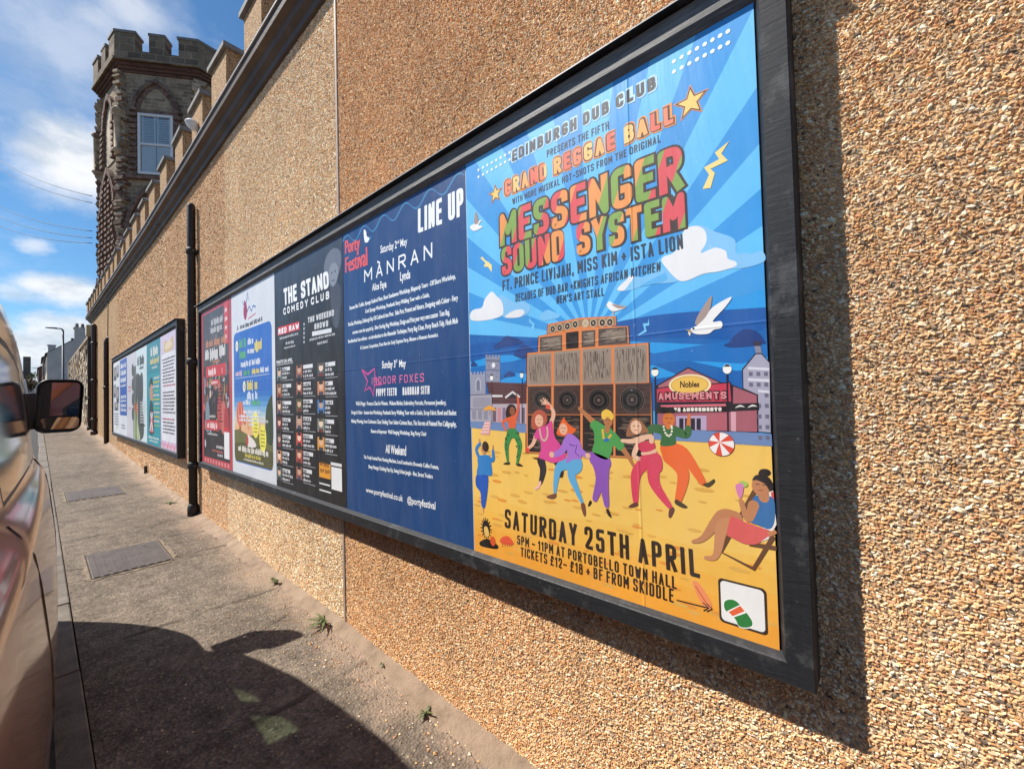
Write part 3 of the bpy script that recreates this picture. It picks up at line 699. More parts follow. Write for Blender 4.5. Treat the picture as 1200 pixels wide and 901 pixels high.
# grey gabled house
gh = thing('gabled_house', (2, 66, gz(62)), 'grey rendered gable of a house with twin chimneys, behind the street lamp', 'house')
Y0, Y1 = 60, 74
def roofz(x): return 5.78+.80*(x+.45) if x < 2.4 else 5.78+.80*(5.25-x)
b = MB(); b.prism([(-.45, Y0, .8), (5.25, Y0, .8), (5.25, Y0, 5.78), (2.4, Y0, 8.06), (-.45, Y0, 5.78)], (0, Y1-Y0, 0)); b.build('wall', MATS['grey_render'], gh)
b = MB(); b.face([(-.62, Y0+.06, 5.72), (2.4, Y0+.06, 8.16), (2.4, Y1, 8.16), (-.62, Y1, 5.72)]); b.face([(5.42, Y0+.06, 5.72), (2.4, Y0+.06, 8.16), (2.4, Y1, 8.16), (5.42, Y1, 5.72)]); b.face([(-.62, Y0+.06, 5.66), (2.4, Y0+.06, 8.10), (2.4, Y0+.06, 8.16), (-.62, Y0+.06, 5.72)]); rf = b.build('roof', MATS['slate'], gh)
for (x0, x1, y0, zt) in ((1.35, 2.15, Y0-.04, 8.35), (-.25, .35, Y1-1.2, 7.75)):
    b = MB(); b.box(x0, x1, y0, y0+.9, 6.2, zt); b.box(x0-.06, x1+.06, y0-.05, y0+.95, zt, zt+.12); ch = b.build('chimney', MATS['grey_render'], rf)
for x in (1.55, 1.95):
    b = MB(); b.tube([(x, Y0+.4, 8.47), (x, Y0+.4, 8.62), (x, Y0+.4, 8.9)], [.16, .13, .11], 10); b.build('chimney_pot', MATS['dark_sandstone'], gh)
b = MB(); b.box(-.47, -.455, Y0+.02, Y1, .8, 5.6); b.build('front', MATS['cream_render'], gh)
for i in range(4):
    for z in (1.9, 4.0):
        b = MB(); b.box(-.52, -.47, Y0+1.5+i*3.3, Y0+2.5+i*3.3, z, z+1.4); w_ = b.build('window', MATS['white_paint'], gh)
        b = MB(); b.box(-.53, -.521, Y0+1.6+i*3.3, Y0+2.4+i*3.3, z+.1, z+1.3); b.build('pane', MATS['dark_window'], w_)
def terrace(name, x0, x1, y0, y1, zt, ridge, wm, label, chim=((.2, .9),)):
    t_ = thing(name, ((x0+x1)/2, (y0+y1)/2, gz(62)), label, 'house')
    xm = (x0+x1)/2
    b = MB(); b.prism([(x0, y0, .5), (x1, y0, .5), (x1, y0, zt), (xm, y0, ridge), (x0, y0, zt)], (0, y1-y0, 0)); b.build('wall', MATS[wm], t_)
    b = MB(); b.face([(x0-.15, y0-.1, zt-.1), (xm, y0-.1, ridge+.08), (xm, y1, ridge+.08), (x0-.15, y1, zt-.1)]); b.face([(x1+.15, y0-.1, zt-.1), (xm, y0-.1, ridge+.08), (xm, y1, ridge+.08), (x1+.15, y1, zt-.1)]); r_ = b.build('roof', MATS['slate'], t_)
    for (f, h) in chim:
        yy = y0+(y1-y0)*f; b = MB(); b.box(xm-.6, xm+.6, yy, yy+.8, ridge-.8, ridge+h); b.build('chimney', MATS[wm], r_)
    n = max(1, int((y1-y0)/4))
    for i in range(n):
        for z in (1.9, 4.3):
            if z+1.3 > zt: continue
            yy = y0+1.2+i*4; b = MB(); b.box(x0-.05, x0-.005, yy, yy+1.1, z, z+1.4); w_ = b.build('window', MATS['white_paint'], t_)
            b = MB(); b.box(x0-.062, x0-.051, yy+.1, yy+1.0, z+.1, z+1.3); b.build('pane', MATS['dark_window'], w_)
    return t_
terrace('terraced_house', -.62, 6, 75, 88, 6.6, 9.4, 'dark_sandstone', 'dark stone house farther up the street, joined behind the grey gable', ((.02, .7), (.8, .8)))
terrace('terraced_house', -.95, 6, 89, 112, 6.2, 8.6, 'red_sandstone', 'reddish stone house farthest up the right side of the street', ((.3, .8), (.9, .7)))
o = terrace('end_house', -14, -1.7, 126, 136, 7.2, 9.6, 'dark_sandstone', 'dark house with tall chimney closing the far end of the street', ())
b = MB(); b.box(-2.9, -1.9, 126.5, 127.6, 6.5, 10.6); b.build('chimney', MATS['dark_sandstone'], o)
o = thing('end_terrace', (-30, 130, gz(62)), 'low dark stone house at the far left end of the street', 'house')
b = MB(); b.box(-44, -14.3, 125, 137, .5, 6.8); b.build('wall', MATS['dark_sandstone'], o)
b = MB(); b.prism([(-44.2, 124.8, 6.8), (-44.2, 137.2, 6.8), (-44.2, 131, 9.6)], (30, 0, 0)); b.build('roof', MATS['slate'], o)

def foliage(b, c, rad, n, leaf, squash=1.0):
    for i in range(n):
        d = Vector(rng.normal(0, 1, 3)).normalized(); r = (rng.random()**.45); k = .75+.35*math.sin(d.x*5+c[0]*3)*math.sin(d.y*4+1)*math.cos(d.z*6)
        p = Vector(c)+Vector((d.x*rad*r*k, d.y*rad*r*k, d.z*rad*r*k*squash))
        a = Vector(rng.normal(0, 1, 3)).normalized(); u = a.orthogonal().normalized()*leaf*random.uniform(.6, 1.3); w = a.cross(u).normalized()*leaf*random.uniform(.4, .9)
        b.face([p-u, p-w*.6, p+u, p+w*.6])
def tree(x, y, h, rad, mat, label, nl=900):
    o = thing('street_tree', (x, y, gz(y)), label, 'tree')
    b = MB(); z = gz(y)-.1; b.tube([(x, y, z), (x+.05, y, z+h*.4), (x, y+.1, z+h*.7)], [.16, .11, .05], 8)
    for i in range(6):
        a = i*1.05; b.tube([(x+.03, y, z+h*(.35+.05*i)), (x+math.cos(a)*rad*.6, y+math.sin(a)*rad*.6, z+h*(.6+.05*i))], [.06, .015], 6)
    b.build('trunk', MATS['bark'], o)
    b = MB()
    for i in range(7): foliage(b, (x+random.uniform(-.5, .5)*rad, y+random.uniform(-.5, .5)*rad, z+h*random.uniform(.5, .85)), rad*random.uniform(.45, .7), nl//7, .16)
    b.build('crown', MATS[mat], o)
tree(-1.75, 98, 4.6, 1.5, 'leaf_brown', 'russet leaved tree beside the road at the far end of the street')
tree(-.95, 115, 6.4, 1.6, 'leaf_green', 'green tree at the far end of the street by the last house', 700)

def street_lamp(x, y, h, label):
    o = thing('street_lamp', (x, y, gz(y)), label, 'street lamp', 'street lamps along the pavement'); z = gz(y)
    b = MB(); b.tube([(x, y, z), (x, y, z+1.0), (x, y, z+1.02), (x, y, z+h)], [.085, .085, .06, .048], 12); b.build('pole', MATS['lamp_steel'], o)
    b = MB(); b.tube([(x, y, z+h), (x-.04, y, z+h+.09), (x-.14, y, z+h+.12), (x-.3, y, z+h+.11)], [.048, .04, .035, .035], 8); b.build('arm', MATS['lamp_steel'], o)
    b = MB(); b.add([(x-.22, y-.09, z+h+.08), (x-.22, y+.09, z+h+.08), (x-.72, y+.07, z+h+.10), (x-.72, y-.07, z+h+.10), (x-.24, y-.08, z+h+.16), (x-.24, y+.08, z+h+.16), (x-.66, y+.05, z+h+.15), (x-.66, y-.05, z+h+.15)], [(0, 1, 2, 3), (4, 5, 6, 7), (0, 1, 5, 4), (1, 2, 6, 5), (2, 3, 7, 6), (3, 0, 4, 7)]); hd = b.build('lamp_head', MATS['lamp_steel'], o)
    b = MB(); b.face([(x-.34, y-.05, z+h+.083), (x-.34, y+.05, z+h+.083), (x-.62, y+.04, z+h+.094), (x-.62, y-.04, z+h+.094)]); b.build('lens', MATS['clear_lens'], hd)
street_lamp(-.10, 36, 4.75, 'grey steel street lamp on the pavement in front of the grey gable')
street_lamp(-.95, 95, 5.2, 'small distant street lamp near the far end of the street')

def sag(a, b_, s, n=18):
    a, b_ = Vector(a), Vector(b_); return [a.lerp(b_, i/n)-Vector((0, 0, s*4*(i/n)*(1-i/n))) for i in range(n+1)]
def along(px, py, d): return Vector(CAM)+Vector(pixdir(px, py))*d
for i, (y0, y1, lb) in enumerate(((180, 230, 'topmost overhead wire against the sky by the tower'), (190, 238, 'second overhead wire from the top, close below the topmost'), (234, 271, 'overhead wire in the lower group, its uppermost'), (246, 279, 'middle wire of the lower overhead group'), (257, 285, 'lowest overhead wire meeting the tower'))):
    a = along(0, y0, 44.0); e = along(108, y1, 21.6)
    d = (a-e); b = MB(); b.tube(sag(e, e+d*1.5, .5), .012, 5); tag(b.build('overhead_wire', MATS['cable_black']), lb, 'wire', 'overhead wires crossing the street')

def simple_van(x1, y0, label):
    # small white panel van seen from behind: right side at x1, rear at y0
    z = gz(y0)-.12; w = 1.8; o = thing('white_van', (x1-w/2, y0+2, z), label, 'van')
    prof = [(y0, .35), (y0-.03, .9), (y0+.05, 1.95), (y0+.2, 2.05), (y0+3.0, 2.03), (y0+3.9, 1.15), (y0+4.7, 1.0), (y0+4.8, .35)]
    b = MB(); n = len(prof)
    for xa, ins in ((x1, 0), (x1-w, 0)): pass
    v = [(x1-(.10 if h > 1.2 else 0), y, z+h) for y, h in prof]+[(x1-w+(.10 if h > 1.2 else 0), y, z+h) for y, h in prof]
    b.add(v, [tuple(range(n)), tuple(range(2*n-1, n-1, -1))]+[(i, (i+1) % n, n+(i+1) % n, n+i) for i in range(n)]); b.build('body', MATS['white_van_paint'], o, .05)
    for sx0 in (.12, .92):
        b = MB(); b.face([(x1-sx0-.03, y0-.02, z+1.25), (x1-sx0-.72, y0-.02, z+1.25), (x1-sx0-.70, y0+.035, z+1.80), (x1-sx0-.05, y0+.035, z+1.80)]); b.build('rear_window', MATS['dark_window'], o)
    for xx in (x1-.08, x1-w-.02+.05):
        b = MB(); b.box(xx-.06, xx+.03, y0-.05, y0+.05, z+.85, z+1.3); b.build('tail_light', MATS['red_lens'], o)
    for yy in (y0+.8, y0+3.8):
        for xx in (x1-.12, x1-w+.12):
            b = MB(); b.tube([(xx-.1, yy, z+.32), (xx+.1, yy, z+.32)], .32, 20); wh = b.build('wheel', MATS['rubber'], o)
            b = MB(); b.tube([(xx-.105, yy, z+.32), (xx+.105, yy, z+.32)], .19, 16); b.build('rim', MATS['alloy'], wh)
    b = MB(); b.box(x1-w+.05, x1-.05, y0-.09, y0-.03, z+.35, z+.55); b.build('bumper', MATS['black_plastic'], o)
def parked_car(x1, y0, label):
    z = gz(y0)-.12; w = 1.7; o = thing('parked_car', (x1-w/2, y0+2, z), label, 'car'); b = MB()
    low = [(y0, .3), (y0-.04, .7), (y0+.1, .95), (y0+3.0, .92), (y0+3.9, .72), (y0+4.0, .3)]; top = [(y0+.12, .95), (y0+.45, 1.42), (y0+1.9, 1.45), (y0+2.9, .93)]
    for pr, ins in ((low, 0), (top, .16)):
        n = len(pr); v = [(x1-ins*(h-.9)*1.6*(h > 1), y, z+h) for y, h in pr]+[(x1-w+ins*(h-.9)*1.6*(h > 1), y, z+h) for y, h in pr]; b.add(v, [tuple(range(n)), tuple(range(2*n-1, n-1, -1))]+[(i, (i+1) % n, n+(i+1) % n, n+i) for i in range(n)])
    b.build('body', MATS['lamp_steel'], o, .04); b = MB(); b.face([(x1-.15, y0+.13, z+1.0), (x1-w+.15, y0+.13, z+1.0), (x1-w+.28, y0+.41, z+1.38), (x1-.28, y0+.41, z+1.38)]); b.build('rear_window', MATS['dark_window'], o)
    for xx in (x1-.15, x1-w+.15): b = MB(); b.box(xx-.1, xx+.1, y0-.06, y0+.02, z+.68, z+.85); b.build('tail_light', MATS['red_lens'], o)
    for yy in (y0+.75, y0+3.2):
        for xx in (x1-.1, x1-w+.1): b = MB(); b.tube([(xx-.1, yy, z+.3), (xx+.1, yy, z+.3)], .3, 18); b.build('wheel', MATS['rubber'], o)
parked_car(-1.15, 72, 'dark grey car parked at the far end of the street beyond the white van')
simple_van(-1.50, 40, 'white van parked far up the street beyond the copper van')

# ---------------------------------------------------------------- copper van beside the camera
def VW(s, d, h):      # s along the street, d inwards from the widest point of the near side, h above the pavement
    yaw = .0132*max(0, 3.2-s)**2
    nose = .34*max(0, (s-3.15)/.8)**2.3 if s > 3.15 else 0
    tail = .10*max(0, (.1-s)/.6)**2
    k = max(0, 1-d/.95)
    q_ = min(1, max(0, (h-.98)/.14)); nose += min(.06, .010*max(0, 3.1-s)**2)*q_      # glazing curves in towards the rear
    return Vector((-1.062-yaw-d-(nose+tail)*k, s, -.712+.031*(s-2.5)+h))
EDGE = [(-.62, .9), (-.58, 1.35), (-.5, 1.68), (-.35, 1.79), (1.4, 1.82), (2.1, 1.77), (2.4, 1.71), (2.6, 1.635), (2.93, 1.50), (3.12, 1.345), (3.3, 1.13), (3.42, .985), (3.6, .86), (3.74, .74), (3.85, .58), (3.92, .40), (3.95, .22)]
def edge(s):
    for (a, p), (b, q) in zip(EDGE, EDGE[1:]):
        if a <= s <= b: return p+(q-p)*(s-a)/(b-a)
    return EDGE[0][1] if s < EDGE[0][0] else EDGE[-1][1]
DP = [(.05, .12), (.12, .075), (.20, .045), (.34, .018), (.52, .0), (.66, .004), (.80, .018), (.90, .028), (.97, .042), (1.01, .066), (1.04, .080), (1.28, .094), (1.45, .110), (1.60, .122), (1.72, .142), (1.79, .19), (1.83, .24)]
def dprof(h):
    for (a, p), (b, q) in zip(DP, DP[1:]):
        if a <= h <= b: return p+(q-p)*(h-a)/(b-a)
    return DP[0][1] if h < DP[0][0] else DP[-1][1]
LOWH = [.05, .09, .14, .20, .28, .36, .44, .52, .60, .68, .76, .84, .90, .94, .97, 1.0]
UPT = [.04, .085, .10, .2, .35, .5, .62, .70, .735, .80, .88, .95, 1.0]
ROOFD = [.30, .42, .60, .80, .95]
VSP = [-.62, -.58, -.5, -.35, -.2, -.05, .08, .10, .4, .8, 1.2, 1.46, 1.48, 1.50, 1.60, 1.62, 1.64, 1.9, 2.15, 2.4, 2.56, 2.58, 2.66, 2.68, 2.8, 2.93, 3.03, 3.06, 3.12, 3.2, 3.3, 3.36, 3.42, 3.5, 3.6, 3.68, 3.74, 3.8, 3.85, 3.89, 3.92, 3.95]
def vpoint(s, i):
    E_ = edge(s)
    if i < len(LOWH):
        h = min(LOWH[i], E_-.012*(len(LOWH)-i)*.2)
        return VW(s, dprof(h), h)
    i -= len(LOWH); base = min(1.0, E_-.004)
    if i < len(UPT):
        h = base+(E_-base)*UPT[i]; extra = 0 if E_ > 1.2 else .10*UPT[i]
        return VW(s, dprof(h)+extra, h)
    i -= len(UPT); d = ROOFD[i]; q = (d-.2)/.75
    up = (.05 if s < 2.7 else .05+.02)*math.sin(q*math.pi/2)
    # the middle of the windscreen and bonnet bulges forwards
    sb = s+(.0 if s < 1.9 else min(.13, (s-1.9)*.12))*math.sin(q*math.pi/2)
    p = VW(s, d, E_+up); p.y = sb; return p
NROW = len(LOWH)+len(UPT)+len(ROOFD)
van = thing('copper_van', (-1.95, 1.7, gz(1.7)-.118), 'copper brown van parked on the road with its near side close to the kerb', 'van')
grid = [[vpoint(s, i) for i in range(NROW)] for s in VSP]
def mirror(p):
    s = p.y; axis = VW(s, .95, 1).x if False else (-1.062-.021*(3.2-s)-.95)
    return Vector((2*axis-p.x, p.y, p.z))
def vsi(a, b): return [j for j in range(len(VSP)-1) if a-1e-6 <= VSP[j] and VSP[j+1] <= b+1e-6]
L0 = len(LOWH); UT = lambda a, b: [L0+k for k in range(len(UPT)-1) if a-1e-6 <= UPT[k] and UPT[k+1] <= b+1e-6]
cells_glass = {}
for nm, (a, b) in dict(rear_side_window=(.10, 1.46), door_window=(1.64, 2.56), quarter_window=(2.68, 3.03)).items():
    cells_glass[nm] = {(j, i) for j in vsi(a, b) for i in UT(.10, .70)}
seal = {(j, i) for (a, b) in ((.08, 1.48), (1.62, 2.58), (2.66, 3.06)) for j in vsi(a, b) for i in UT(.085, .735)}
for c in cells_glass.values(): seal -= c
wscr = {(j, i) for j in vsi(2.66, 3.36) for i in range(L0+len(UPT), NROW-1)}
arch = set()
def cell(b, j, i, mir, mat=0):
    q = [grid[j][i], grid[j+1][i], grid[j+1][i+1], grid[j][i+1]]
    if mir: q = [mirror(p) for p in q][::-1]
    b.face(q, mat, None, True)
body, wsb, lamps = MB(), MB(), None
allg = set().union(*cells_glass.values())
wheelc = [(3.02, .21), (.35, .21)]; WR = .335
def in_arch(j, i):
    if i >= len(LOWH)-1: return False
    s = (VSP[j]+VSP[j+1])/2; h = (LOWH[i]+LOWH[i+1])/2
    return any((s-a)**2+(h-b)**2 < WR**2 for a, b in wheelc)
for j in range(len(VSP)-1):
    for i in range(NROW-1):
        for mr in (0, 1):
            if (j, i) in allg: continue
            if (j, i) in wscr: cell(wsb, j, i, mr); continue
            if in_arch(j, i): continue
            cell(body, j, i, mr, 1 if (j, i) in seal or (i < 3) else 0)
        if i == NROW-2:
            q = [grid[j][NROW-1], grid[j+1][NROW-1], mirror(grid[j+1][NROW-1]), mirror(grid[j][NROW-1])]
            (wsb if (j, NROW-2) in wscr else body).face(q, 0, None, True)
for j in (0, len(VSP)-1): body.face(grid[j]+[mirror(p) for p in grid[j][::-1]])
bo = body.build('body', [MATS['van_paint'], MATS['black_plastic']], van)
wsb.build('windscreen', MATS['van_glass'], van)
for nm, cs in cells_glass.items():
    for mr in (0, 1):
        b = MB()
        for (j, i) in cs: cell(b, j, i, mr)
        b.build('side_window', MATS['van_glass'], van)
# floor, dashboard, seats, far trim: the dark inside
b = MB(); b.box(-2.78, -1.24, -.5, 3.6, -.50, -.46); b.build('floor', MATS['seat_cloth'], van)
b = MB(); b.box(-2.70, -1.28, 2.78, 3.34, -.40, .22); b.build('dashboard', MATS['black_plastic'], van, .05)
for xx in (-1.72, -2.42):
    b = MB(); b.box(xx-.24, xx+.24, 1.55, 2.05, -.30, -.05); b.build('seat', MATS['seat_cloth'], van, .06)
    b = MB(); b.prism([(xx-.23, 1.50, -.10), (xx-.23, 1.66, -.10), (xx-.21, 1.46, .62), (xx-.21, 1.34, .62)], (.46, 0, 0)); b.build('backrest', MATS['seat_cloth'], van, .04)
    b = MB(); b.box(xx-.13, xx+.13, 1.32, 1.42, .66, .86); b.build('headrest', MATS['seat_cloth'], van, .03)
b = MB(); b.box(-2.70, -1.30, 1.02, 1.06, -.46, .95); b.build('bulkhead', MATS['seat_cloth'], van)
b = MB(); cw = Vector((-2.28, 2.55, .22)); b.tube([cw+Vector((.18*math.cos(a), .04*math.sin(a), .17*math.sin(a))) for a in [k*math.pi/10 for k in range(21)]], .014, 8, cap=False); b.build('steering_wheel', MATS['black_plastic'], van)
for (s, h) in wheelc:
    for mr in (0, 1):
        c = VW(s, .09, h); o_ = Vector((-.19, 0, 0))
        if mr: c = mirror(c); o_ = -o_
        z = -.712+.031*(s-2.5)-.112+.31; c.z = z
        b = MB(); b.tube([c+o_*1.0, c+o_*.9, c+o_*.1, c], [.285, .31, .31, .285], 28); wh = b.build('wheel', MATS['rubber'], van)
        b = MB(); b.tube([c+o_*.02-Vector((0, 0, 0)), c-o_*.02], [.205, .19], 24); b.build('rim', MATS['alloy'], wh)
        b = MB(); n = 18; cc = c+o_*1.3
        for k in range(n):
            a0, a1 = math.pi*k/n, math.pi*(k+1)/n; f = lambda a, x: Vector((x, c.y+.35*math.cos(a), c.z+.02+.35*math.sin(a)))
            b.face([f(a0, c.x), f(a1, c.x), f(a1, cc.x), f(a0, cc.x)])
        b.build('wheel_arch', MATS['black_plastic'], van)
# door mirror on the near side: shell, split glass, arm
mx, my, mz = -1.045, 3.21, .605
mo = MB()
def rrect(cx, cz, w, h, r, n=5, y=0, skew=0.0):
    out = []
    for (sx, sz, a0) in ((1, 1, 0), (-1, 1, 90), (-1, -1, 180), (1, -1, 270)):
        for k in range(n+1):
            a = R(a0+90*k/n); z_ = cz+sz*(h/2-r)+r*math.sin(a); out.append((cx+sx*(w/2-r)+r*math.cos(a)+skew*(z_-cz), y, z_))
    return out
rings = []
for (dy, w, h) in ((.0, .172, .285), (.012, .180, .295), (.05, .178, .290), (.10, .150, .25), (.135, .09, .17)):
    rings.append([Vector((mx, my, mz))+Vector(p)+Vector((-.012*(dy/.1), dy, 0)) for p in rrect(0, 0, w, h, min(w, h)*.26, 5, 0, .05)])
n = len(rings[0])
for a, c in zip(rings, rings[1:]):
    for k in range(n): mo.face([a[k], a[(k+1) % n], c[(k+1) % n], c[k]], 0, None, True)
mo.face(rings[-1]); mo.face([Vector((mx, my+.022, mz))+Vector(p)*1 for p in rrect(0, 0, .155, .268, .04, 5, 0, .05)])
inner = [Vector((mx, my+.022, mz))+Vector(p) for p in rrect(0, 0, .155, .268, .04, 5, 0, .05)]
for k in range(n): mo.face([rings[0][k], rings[0][(k+1) % n], inner[(k+1) % n], inner[k]])
ms_ = mo.build('door_mirror', MATS['black_plastic'], van)
def mglass(z0, z1, tilt, yawm, name):
    b = MB(); out = []
    for p in rrect(0, (z0+z1)/2, .146, z1-z0, .018, 5, 0, .05):
        out.append(Vector((mx+p[0]+.0, my+.010+p[0]*yawm+(p[2]-(z0+z1)/2)*tilt, mz+p[2])))
    b.face(out); b.build(name, MATS['mirror_glass'], ms_)
mglass(-.055, .128, .02, -.36, 'main_glass'); mglass(-.128, -.064, -.22, -.12, 'wide_angle_glass')
b = MB(); b.obox((-1.20, 3.225, .475), (.10, .0, .012), (0, .11, 0), (0, 0, .20)); b.build('mirror_arm', MATS['black_plastic'], van, .015)
# handle, rubbing strip, lamps, plates
for mr in (0, 1):
    b = MB(); q = []
    for (s, h, d) in ((3.52, .66, 0), (3.52, .80, .0), (3.74, .70, .02), (3.84, .56, .05), (3.80, .50, .04)):
        p = VW(s, dprof(h)+d, h)+Vector((.012, .012, 0)); q.append(mirror(p) if mr else p)
    b.face(q); b.face([p+Vector((-.02, -.02, 0)) for p in q]); b.build('headlight', MATS['clear_lens'], van)
b = MB(); p = VW(3.40, .004, .70); b.obox(p, (.010, 0, 0), (0, .07, 0), (0, 0, .03)); b.build('side_marker', MATS['amber_lens'], van)
for mr in (0, 1):
    b = MB(); q = [VW(-.60, dprof(h)+.0, h)+Vector((.004, -.01, 0)) for h in (.7, 1.05)]; q += [p+Vector((-.14, -.025, 0)) for p in q[::-1]]
    if mr: q = [mirror(p) for p in q]
    b.prism(q, (0, .03, 0)); b.build('tail_light', MATS['red_lens'], van)

for s in (3.09, 1.55, .03):
    b = MB(); b.tube([VW(s, dprof(h)+.0005, h) for h in (.22, .3, .4, .52, .64, .76, .86, .94, 1.0, 1.03)], .0035, 6); b.build('door_seam', MATS['black_plastic'], van)

# ---------------------------------------------------------------- poster boards
def frame_members(board, y0, y1, z0, z1, w, xf=-.02, ch=(.010, .018)):
    # w = member widths (near side, far side, bottom, top); mitred corners, chamfered inner edge
    wn_, wf_, wb, wt = w
    O = [(y0, z0), (y1, z0), (y1, z1), (y0, z1)]; I = [(y0+wn_, z0+wb), (y1-wf_, z0+wb), (y1-wf_, z1-wt), (y0+wn_, z1-wt)]
    for k, (nm, w_, c) in enumerate((('bottom_rail', wb, .012), ('side_rail', wf_, .010), ('top_rail', wt, .018), ('side_rail', wn_, .009))):
        a, b_ = k, (k+1) % 4
        prof = [(0, .06), (0, xf+.003), (.05, xf), (1-c/w_-.04, xf), (1-c/w_, xf+.003), (1, .004), (1, .06)]
        b = MB(); v = []
        for q in (a, b_):
            for t, x in prof: v.append((x, O[q][0]+(I[q][0]-O[q][0])*t, O[q][1]+(I[q][1]-O[q][1])*t))
        n = len(prof); b.add(v, [(i, (i+1) % n, n+(i+1) % n, n+i) for i in range(n)]+[tuple(range(n)), tuple(range(2*n-1, n-1, -1))])
        b.build(nm, MATS['grey_timber' if (nm == 'top_rail' and y0 < 2) else 'black_timber'], board)
    b = MB(); b.box(.004, .058, y0+wn_*.5, y1-wf_*.5, z0+wb*.5, z1-wt*.5); b.build('backing_panel', MATS['black_timber'], board)
    pj = -.044 if y0 < 2 else -.038
    b = MB(); b.prism([(pj, y0-.012, z1+.001), (.058, y0-.012, z1+.001), (.058, y0-.012, z1+.010), (pj, y0-.012, z1+.0045)], (0, y1-y0+.024, 0)); b.build('drip_board', MATS['black_timber'], board)
    b = MB(); b.prism([(pj-.0012, y0-.012, z1+.002), (pj-.0002, y0-.012, z1+.002), (pj-.0002, y0-.012, z1+.0047), (.057, y0-.012, z1+.0102), (.057, y0-.012, z1+.0115), (pj-.0012, y0-.012, z1+.006)], (0, y1-y0+.024, 0)); b.build('lead_edge', MATS['lead_flashing'], board)
PW_, PH_ = 1.016, 1.524
b1 = thing('poster_board', (.06, 2.54, -.06), 'long black wooden framed board holding five posters, nearest the camera', 'poster board')
frame_members(b1, -.069, 5.145, -.063, 1.601, (.066, .066, .064, .080))
b2 = thing('poster_board', (.06, 9.4, -.06), 'smaller looking black framed poster board beyond the drainpipe', 'poster board')
frame_members(b2, 6.12, 12.70, -.063, 1.615, (.07, .07, .066, .085))

